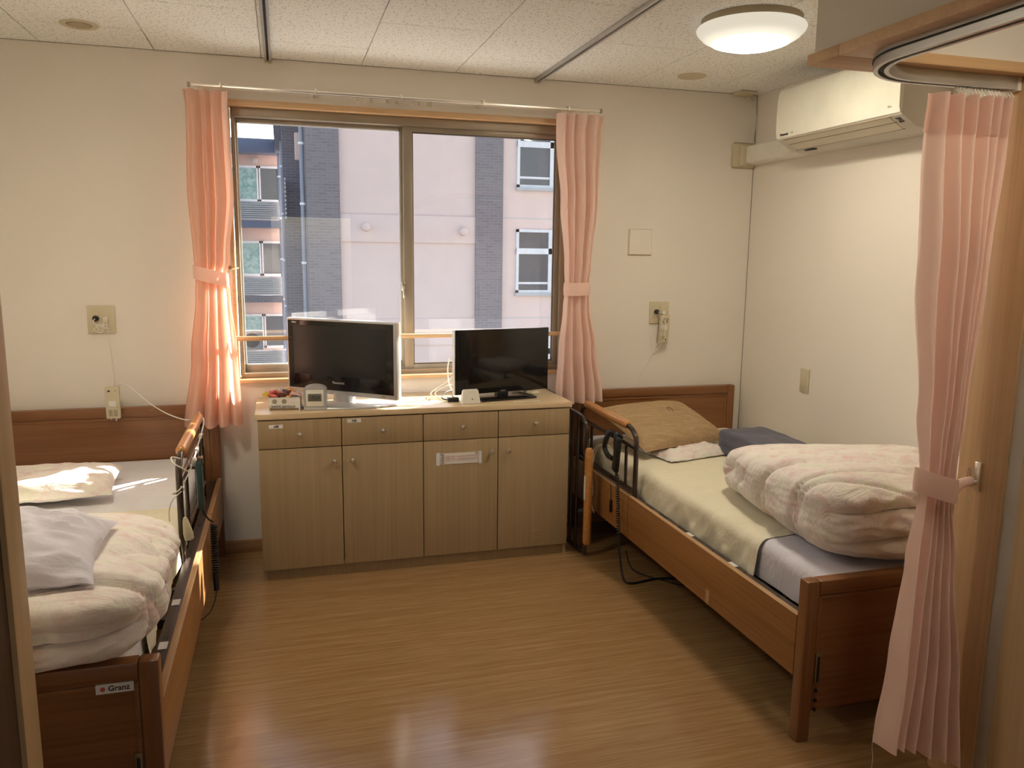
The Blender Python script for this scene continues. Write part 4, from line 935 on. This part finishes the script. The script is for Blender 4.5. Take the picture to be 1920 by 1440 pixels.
# ------------------------------------------------------------------ bedding on the right bed
w = pillow(MB(), .60, .42, .13, Matrix.Translation((1.865, -.37, .628)) @ Matrix.Rotation(.30, 4, 'Z') @ Matrix.Rotation(.34, 4, 'X') @ Matrix.Rotation(.02, 4, 'Y'), wr=.0010, seed=1.0, pinch=.05)
bc = obj('cushion', w, M['linen'], label='flat brown linen cushion leaning at the head of the right bed', cat='cushion')
M['stitch'] = plain('dark_red_stitch', (0.10, 0.03, 0.02), 0.6)
# stitched mark on the cushion, laid on its surface
_mk = MB(); CM = Matrix.Translation((1.865, -.37, .628)) @ Matrix.Rotation(.30, 4, 'Z') @ Matrix.Rotation(.34, 4, 'X') @ Matrix.Rotation(.02, 4, 'Y')
_mk.tube([CM @ Vector(p) for p in ((.050, .045, .0655), (.060, .060, .066), (.072, .052, .0655), (.070, .030, .066), (.062, .020, .066))], .0016, 5)
_mk.tube([CM @ Vector(p) for p in ((.048, .028, .066), (.050, .050, .066))], .0014, 5)
obj('stitched_mark', _mk, M['stitch'], bc)
w = pillow(MB(), .42, .30, .07, Matrix.Translation((1.91, -.53, .527)) @ Matrix.Rotation(.22, 4, 'Z'), wr=.005, seed=4.0, pinch=.03)
obj('small_pillow', w, M['floral'], label='thin floral pillow under the brown linen cushion', cat='pillow')
def dsl(u, d, n_):
    q = 0.006 * nz(u.x * 2, u.y * 2, u.z * 2 + 4)
    return d + n_ * q
obj('foam_cushion', blob(MB(), (.27, .47, .125), Matrix.Translation((2.19, -.80, .583)) @ Matrix.Rotation(-.04, 4, 'Z'), 10.0, 20, dsl), M['slate'], label='slate blue block cushion against the right wall', cat='cushion')
# folded duvet
DM = Matrix.Translation((2.065, -1.640, .648)) @ Matrix.Rotation(-.15, 4, 'Z')
def ddv(u, d, n_):
    x, y, z = u
    top = max(0, z)
    d = d.copy()
    # roll profile: bulging aisle side
    a = ridge(x * 0.7 + y * 1.7 + 3.4, y * 0.5 - x * .5, z * .25)         # long diagonal creases
    b_ = ridge(x * 1.1 + y * 2.8 + 9, y * .6 - x * .7, z * .3 + 2)
    q = .010 - .026 * max(0, a) ** 8 - .016 * max(0, b_) ** 7 + .012 * nz(x * 2, y * 2, z * 2) + .0025 * nz(x * 9, y * 9, z * 9)
    # folded layers at the foot end
    if n_.y < -.3:
        e = min(1, (-n_.y - .3) / .5); zz = (z + 1) / 2
        lay = abs(sin(pi * (zz * 3.05 + .12 * sin(x * 5) + .05)))
        fx = min(1, max(0, (x + .95) / .5))
        q += e * (-.055 + .060 * lay ** .45) * (.25 + .75 * fx) + e * .012 * nz(x * 9, z * 6, 3)
    d = d + n_ * q
    d.z += (-.050 * y - .02 * max(0, y)) * max(0, (z + 1) / 2)
    return d
obj('folded_duvet', blob(MB(), (.82, .97, .262), DM, 3.6, 74, ddv, kp=6.0), M['floral'], label='thick folded floral duvet at the foot of the right bed', cat='duvet')

# ------------------------------------------------------------------ bedding on the left bed
w = pillow(MB(), .62, .36, .11, Matrix.Translation((-.985, -.60, .566)) @ Matrix.Rotation(.06, 4, 'Z') @ Matrix.Rotation(.05, 4, 'X'), wr=.004, seed=7.0, pinch=.03, p=4)
obj('pillow', w, M['floral'], label='flat floral pillow at the head of the left bed', cat='pillow')
def ddl(u, d, n_):
    x, y, z = u; d = d.copy()
    a = ridge(x * 0.6 - y * 0.5 + 1, y * 2.2 + x * .5, z * .3 + 5)
    b_ = ridge(x * 1.0 + 4, y * 3.4 - x * .9, z * .3)
    q = .006 - .022 * max(0, a) ** 7 - .015 * max(0, b_) ** 6 + .010 * nz(x * 2, y * 2, z * 2) + .003 * nz(x * 9, y * 9, z * 9)
    if n_.y < -.3: 
        e = min(1, (-n_.y - .3) / .5); zz = (z + 1) / 2
        q += e * (-.04 + .05 * abs(sin(pi * (zz * 2.0 + .10 * sin(x * 3)))) ** .5)
    if z > 0: d.z -= .02 * (x > 0) * x ** 2 + .03 * y
    return d + n_ * q
DL = Matrix.Translation((-.785, -1.745, .615)) @ Matrix.Rotation(.05, 4, 'Z')
obj('folded_duvet', blob(MB(), (.91, .86, .215), DL, 3.4, 66, ddl, kp=5.0), M['floral'], label='rumpled floral duvet at the foot of the left bed', cat='duvet')
w = pillow(MB(), .60, .44, .18, Matrix.Translation((-.76, -1.88, .745)) @ Matrix.Rotation(.06, 4, 'Z') @ Matrix.Rotation(.02, 4, 'X') @ Matrix.Rotation(.06, 4, 'Y'), wr=.007, seed=13.0, pinch=.07, p=2.6, nu=70, nv=56)
obj('white_pillow', w, M['lilac_cloth'], label='plain white pillow lying on the rumpled duvet of the left bed', cat='pillow')

# ------------------------------------------------------------------ assist rails
def assist_rail(x, y0, y1, ztop, zbot, label, bars, yellow=False):
    r = thing('assist_rail', label, 'bed rail', (x, (y0 + y1) / 2, zbot)); pr = .0115
    c = .075
    w = MB()
    w.tube([(x, y0, zbot), (x, y0, ztop - c), (x, y0 - c * .3, ztop - c * .3), (x, y0 - c, ztop), (x, y0 - c - .04, ztop)], pr, 12, 6)
    w.tube([(x, y1, zbot), (x, y1, ztop - c), (x, y1 + c * .3, ztop - c * .3), (x, y1 + c, ztop), (x, y1 + c + .04, ztop)], pr, 12, 6)
    w.cyl((x, y0 - c - .03, ztop), (x, y1 + c + .03, ztop), pr * .9, n=12)
    w.cyl((x, y0, zbot + .028), (x, y1, zbot + .028), pr, n=12)
    obj('pipe_frame', w, M['pipe'], r)
    zm = ztop - .085
    obj('cross_bar', MB().cyl((x, y0, zm), (x, y1, zm), pr * .9, n=12), M['pipe'], r)
    for y in bars: obj('spindle', MB().cyl((x, y, zbot + .028), (x, y, zm), .0075, n=10), M['pipe'], r)
    for y in (y0, y1): obj('socket_pin', MB().cyl((x, y, zbot - .085), (x, y, zbot + .002), .009, n=10), M['pipe'], r)
    g0, g1 = y0 - c + .01, y1 + c + .015
    gp = [(.001, 0), (.012, .002), (.019, .010), (.0205, .022), (.0205, abs(g1 - g0) - .022), (.019, abs(g1 - g0) - .010), (.012, abs(g1 - g0) - .002), (.001, abs(g1 - g0))]
    obj('grip', MB().lathe([(a, -b_) for a, b_ in gp], (x, g0, ztop + .006), 24, 'y'), M['grip'], r)
    return r
assist_rail(1.512, -.12, -.81, .712, .395, 'dark pipe bed rail with an orange wooden grip on the right bed', (-.19, -.27, -.60, -.705))
arl = assist_rail(-.378, -.30, -1.10, .765, .43, 'dark pipe bed rail with a sunlit wooden grip on the left bed', (-.42, -.55, -.90))
# spare rail standing on end between sideboard and right bed
sr = thing('assist_rail', 'spare pipe bed rail standing on end beside the sideboard', 'bed rail', (1.405, -.33, 0))
xa = 1.405; ya_, yb_ = -.18, -.50; zt_ = .705
w = MB(); c = .055
w.tube([(xa - .02, ya_, .62), (xa - .018, ya_, .66), (xa - .015, ya_ - c * .4, zt_ - .012), (xa - .012, ya_ - c, zt_), (xa - .008, yb_ + c + .05, zt_), (xa - .005, yb_ + .05, zt_ - .02), (xa, yb_ + .03, zt_ - .06), (xa, yb_ + .03, .5), (xa, yb_ + .02, .06), (xa, yb_ + .03, .025), (xa, yb_ + c + .03, .0115), (xa - .01, ya_ - c, .0115), (xa - .02, ya_, .03), (xa - .02, ya_, .1), (xa - .02, ya_, .35), (xa - .02, ya_, .62)], .0112, 12, 5)
obj('pipe_frame', w, M['pipe'], sr)
for y in (-.30, -.38): obj('spindle', MB().cyl((xa - .012, y, .012), (xa - .012, y, .70), .0075, n=10), M['pipe'], sr)
gl = .50; obj('grip', MB().lathe([(.001, 0), (.014, .003), (.020, .012), (.0205, .03), (.0205, gl - .03), (.019, gl - .012), (.012, gl - .002), (.001, gl)], (xa + .008, yb_ + .012, .060), 24), M['grip'], sr)
obj('white_label', MB().box(xa - .014, xa - .011, yb_ + .0, yb_ + .016, .30, .42), M['paper'], sr)

# ------------------------------------------------------------------ handsets and cords
def coil(p0, p1, r, turns, rt_=.0026, mbx=None):
    p0, p1 = Vector(p0), Vector(p1); d = (p1 - p0).normalized(); u = d.orthogonal().normalized(); v_ = d.cross(u); n = turns * 10
    return (mbx or MB()).tube([p0 + (p1 - p0) * i / n + (u * cos(2 * pi * i / 10) + v_ * sin(2 * pi * i / 10)) * r for i in range(n + 1)], rt_, 6, 1)
rc = thing('bed_controller', 'black bed controller hung on the right bed rail with a coiled cord', 'bed controller', (1.46, -.68, .5))
xx = 1.488
obj('hanger', MB().tube([(xx + .018, -.66, .645), (xx - .012, -.67, .668), (xx - .022, -.68, .63), (xx - .020, -.68, .59)], .010, 8).tube([(xx + .018, -.60, .640), (xx - .012, -.59, .66), (xx - .026, -.58, .62), (xx - .024, -.56, .575), (xx - .022, -.60, .545), (xx - .022, -.66, .545)], .013, 8), M['dark'], rc)
obj('handset', MB().box(-.022, .022, -.012, .012, -.085, .085, .008, mat=Matrix.Translation((xx - .022, -.70, .575)) @ Matrix.Rotation(.18, 4, 'X') @ Matrix.Rotation(pi / 2, 4, 'Z')), M['dark'], rc)
w = coil((xx - .030, -.73, .49), (xx - .034, -.78, .20), .0085, 26); w.tube([(xx - .034, -.78, .20), (xx - .034, -.80, .12), (xx - .028, -.84, .02), (1.50, -.86, .006), (1.62, -.84, .006), (1.75, -.86, .006), (1.80, -.80, .006)], .005, 6)
obj('coiled_cord', w, M['dark'], rc)
obj('floor_cable', MB().tube([(1.53, -.70, .10), (1.54, -.75, .03), (1.60, -.80, .005), (1.66, -.875, .005), (1.70, -.93, .005), (1.80, -.95, .005), (1.90, -.90, .005)], .003, 6), M['dark'], label='thin black cable on the floor under the right bed', cat='cable')
obj('inline_switch_cord', MB().tube([(xx - .004, -.60, .40), (xx - .010, -.62, .36), (xx - .010, -.62, .27)], .002, 6).box(xx - .014, xx - .006, -.628, -.612, .27, .33, .002), M['dark'], rc)
pd = thing('call_pendant', 'white call button hanging by its cord beside the right bed rail', 'call button', (1.47, -.42, .3))
obj('button_grip', MB().lathe([(.004, 0), (.013, .006), (.014, .03), (.009, .07), (.007, .09), (.004, .095)], (1.466, -.40, .285), 16), M['ivory'], pd)
obj('cord', MB().tube([(1.466, -.40, .38), (1.468, -.42, .50), (1.485, -.46, .560), (1.50, -.52, .575), (1.52, -.55, .55)], .0024, 6).tube([(1.50, -.50, .575), (1.470, -.44, .55), (1.458, -.40, .47), (1.456, -.39, .33), (1.462, -.42, .24), (1.464, -.45, .21)], .0024, 6), M['cordw'], pd)
lc = thing('bed_controller', 'dark teal bed controller hung outside the left bed rail with a coiled cord', 'bed controller', (-.31, -.62, .5))
cx_ = -.330
obj('handset', MB().box(-.023, .023, -.011, .011, -.095, .095, .006, mat=Matrix.Translation((cx_, -.90, .615)) @ Matrix.Rotation(.10, 4, 'X') @ Matrix.Rotation(pi / 2, 4, 'Z')), M['teal'], lc)
obj('cradle', MB().box(cx_ - .006, cx_ + .014, -.925, -.875, .69, .722, .004).box(-.378, cx_, -.905, -.885, .676, .686, .002), M['pipe'], lc)
w = MB(); w.tube([(cx_, -.89, .52), (cx_ + .006, -.87, .49), (cx_ + .018, -.83, .45), (cx_ + .030, -.80, .43)], .0035, 6)
coil((cx_ + .032, -.80, .42), (cx_ + .036, -.86, .245), .012, 20, .0034, w); w.cyl((cx_ + .036, -.865, .245), (cx_ + .038, -.875, .175), .011, n=12); w.tube([(cx_ + .038, -.87, .19), (cx_ + .030, -.90, .14), (cx_ + .0, -.94, .10), (cx_ - .10, -.98, .06)], .002, 6)
obj('coiled_cord', w, M['dark'], lc)
lp_ = thing('call_pendant', 'white call button on a cord wound around the left bed rail', 'call button', (-.35, -.95, .46))
obj('button_grip', MB().lathe([(.004, 0), (.016, .006), (.017, .025), (.010, .075), (.005, .088)], (0, 0, 0), 16), M['ivory'], lp_, local=True)
lp_.children[0].location = (.000, -.185, .02); lp_.children[0].rotation_euler = (0.1, -.12, 0)
cord = MB().tube([(-.742, -.098, .874), (-.728, -.10, .886), (-.69, -.10, .868), (-.62, -.11, .80), (-.54, -.15, .752), (-.46, -.22, .733), (-.41, -.28, .745), (-.378, -.335, .785)], .0026, 6)
cord.tube([(-.378, -.335, .785), (-.352, -.42, .765), (-.350, -.55, .742), (-.350, -.70, .725), (-.352, -.86, .705), (-.356, -.97, .690), (-.372, -1.115, .665), (-.396, -1.12, .650), (-.394, -1.09, .640), (-.366, -1.085, .650), (-.370, -1.118, .672)], .0026, 6)
cord.tube([(-.370, -1.118, .655), (-.398, -1.14, .63), (-.412, -1.13, .59), (-.414, -1.12, .55)], .0022, 6)
cord.tube([(-.372, -1.085, .765), (-.398, -1.10, .775), (-.390, -1.125, .76), (-.366, -1.105, .735), (-.358, -1.02, .70)], .0026, 6)
obj('cord', cord, M['cordw'], lp_)
obj('cord_clip', MB().box(-.356, -.344, -.62, -.585, .728, .744, .002).box(-.356, -.344, -.78, -.73, .705, .725, .002).box(-.358, -.344, -.90, -.85, .685, .710, .002), M['white_pl'], lp_)
obj('cord_tag', MB().tube([(-.600, -.118, .790), (-.612, -.125, .772), (-.604, -.125, .758), (-.592, -.122, .772), (-.600, -.118, .790)], .0022, 5, 3), M['crystal'], lp_)

# ------------------------------------------------------------------ outside
gnd = obj('ground', MB().box(-60, 60, .9, 90, -4.3, -4.2), M['asphalt'], label='grey ground between the buildings', cat='ground', kind='structure')
nb = thing('neighbour_building', 'pink rendered block with grey brick bands right outside the window', 'building', (6, 20, -4.2))
D = 17.5
obj('rendered_wall', MB().box(1.49, 5.10, D, D + .6, -4.2, 6.0).box(5.86, 16, D, D + .6, -4.2, 6.0).box(1.2, 16, D + .6, D + 9, -4.2, 5.9), M['pk'], nb)
w = MB(); w.box(.66, 1.49, D - .12, D + 9, -4.2, 6.0); obj('brick_column', w, M['brick'], nb)
w = MB(); w.box(5.10, 5.86, D - .10, D + .6, -4.2, 6.0); obj('brick_column', w, M['brick'], nb)
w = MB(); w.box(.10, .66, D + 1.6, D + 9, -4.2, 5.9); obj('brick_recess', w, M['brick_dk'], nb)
for z0, z1 in ((1.76, 2.47), (-1.0, -.28)): obj('render_band', MB().box(1.49, 5.10, D - .06, D + .02, z0, z1, .005), M['pk'], nb)
for z in (2.47, -.28): obj('expansion_joint', MB().box(5.86, 16, D - .004, D + .01, z - .015, z + .015), M['grey_band'], nb)
for x, z in ((2.14, 2.15), (4.76, 2.08)):
    obj('vent_hood', MB().lathe([(.12, 0), (.12, -.06), (.10, -.13), (.05, -.16), (.0005, -.165)], (x, D - .06, z), 20, 'y'), M['pk'], nb)
def nwin(x0, z0, wd, ht):
    W_ = thing_child('window', nb); zc = z0 + ht * .66; y = D - .05
    w = MB(); t_ = .075
    w.box(x0, x0 + wd, y, D + .05, z0, z0 + t_); w.box(x0, x0 + wd, y, D + .05, z0 + ht - t_, z0 + ht); w.box(x0, x0 + t_, y, D + .05, z0, z0 + ht); w.box(x0 + wd - t_, x0 + wd, y, D + .05, z0, z0 + ht)
    w.box(x0 + wd / 2 - .06, x0 + wd / 2 + .06, y - .01, D + .05, z0, z0 + ht); w.box(x0, x0 + wd, y - .01, D + .05, zc - .08, zc + .08); w.box(x0 + .05, x0 + wd - .05, y + .02, D + .05, z0 + .24, z0 + .30)
    obj('frame', w, M['winframe'], W_)
    for a, b_ in ((x0 + .04, x0 + wd / 2), (x0 + wd / 2, x0 + wd - .04)):
        obj('pane', MB().box(a, b_, D - .02, D + .0, z0 + .04, z0 + ht - .04), M['farglass'], W_)
    obj('sill', MB().box(x0 - .03, x0 + wd + .03, D - .12, D, z0 - .08, z0), M['louver'], W_)
for z in (3.30, .42, 6.15, -2.4):
    for x in (6.27, 9.5): nwin(x, z, 2.0, 1.75)
# far wing
fw_ = thing('far_wing', 'farther wing with balconies, pale green curtained windows and a blue roof edge', 'building', (-3, 30, -4.2))
E = 28.0
obj('rendered_wall', MB().box(-9, .25, E, E + 6, -4.2, 5.1), M['pk2'], fw_)
obj('roof_edge', MB().box(-9.2, .0, E - .9, E + 6, 5.02, 5.50, .01), M['roofblue'], fw_)
w = MB()
w.add([(-.12, D + .5, 5.0), (-.12, E, 5.02), (-.12, E, 5.50), (-.12, D + .5, 5.48), (.14, D + .5, 5.0), (.14, E, 5.02), (.14, E, 5.50), (.14, D + .5, 5.48)], [[0, 1, 2, 3], [7, 6, 5, 4], [0, 4, 5, 1], [3, 2, 6, 7], [0, 3, 7, 4]])
obj('eaves', w, M['roofblue'], nb)
for z in (3.42, .66, -2.1):
    for x0, x1, mt in ((-1.95, -.76, 'green_curt'), (-.72, .0, 'green_curt'), (-4.4, -3.2, 'green_curt')):
        W_ = thing_child('window', fw_)
        obj('frame', MB().box(x0, x1, E - .06, E, z - .12, z - .02).box(x0, x1, E - .06, E, z + 1.12, z + 1.2).box(x0, x0 + .05, E - .06, E, z - .1, z + 1.2).box(x1 - .05, x1, E - .06, E, z - .1, z + 1.2), M['winframe'], W_)
        obj('curtained_pane', MB().box(x0 + .05, x1 - .05, E - .03, E - .01, z - .03, z + 1.13), M['green_curt'] if x1 < -.7 else M['farglass'], W_)
for zb in (2.62, -.12, -2.85):
    w = MB()
    for i in range(9): w.box(-9, -.02, E - 1.0, E - .97, zb + i * .075, zb + i * .075 + .045)
    w.box(-9, -.02, E - .93, E - .92, zb, zb + .66)
    obj('balcony_louvers', w, M['louver'], fw_, kind='stuff')
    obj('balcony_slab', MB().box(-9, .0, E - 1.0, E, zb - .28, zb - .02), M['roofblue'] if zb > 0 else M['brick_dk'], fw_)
for x in (-1.5, -.85): obj('eave_light', MB().box(x - .09, x + .09, E - .12, E, 4.72, 4.90, .01), M['grey_band'], fw_)
for (x, y, r) in ((.02, D + 9.8, .075), (.10, D + 6.0, .06), (.56, D - .05 + .0, .055)):
    if x == .56: y = D + .02
    pp = obj('drainpipe', MB().cyl((x, y, -4.2), (x, y, 5.4), r, n=12), M['pipeblue'], nb)
    w = MB()
    for z in (-2.2, -.3, 1.2, 2.7, 4.2): w.lathe([(r + .02, -.03), (r + .02, .03)], (x, y, z), 12)
    obj('pipe_clip', w, M['winframe'], pp)
w = MB()
for i in range(10): w.box(.12, .16, D + .7, D + 2.4, 2.35 + i * .11, 2.41 + i * .11)
obj('stair_louvers', w, M['louver'], nb, kind='stuff')
obj('wall_lantern', MB().box(.42, .64, D + 1.0, D + 1.2, 3.9, 4.6, .02), M['pk2'], nb)
w = thing('outdoor_unit', 'dark outdoor unit on the lower balcony of the far wing', 'outdoor unit', (-1.15, 26.6, -2.1))
obj('casing', MB().box(-1.5, -.75, 26.45, 26.8, -2.1, -1.4, .03), M['rub'], w); obj('fan_grille', MB().lathe([(.27, 26.45 - 26.6), (.27, 26.43 - 26.6), (.02, 26.42 - 26.6)], (-1.15, 26.6, -1.75), 20, 'y'), M['dark'], w)
for a in bpy.data.objects:
    if '_local' in a: del a['_local']
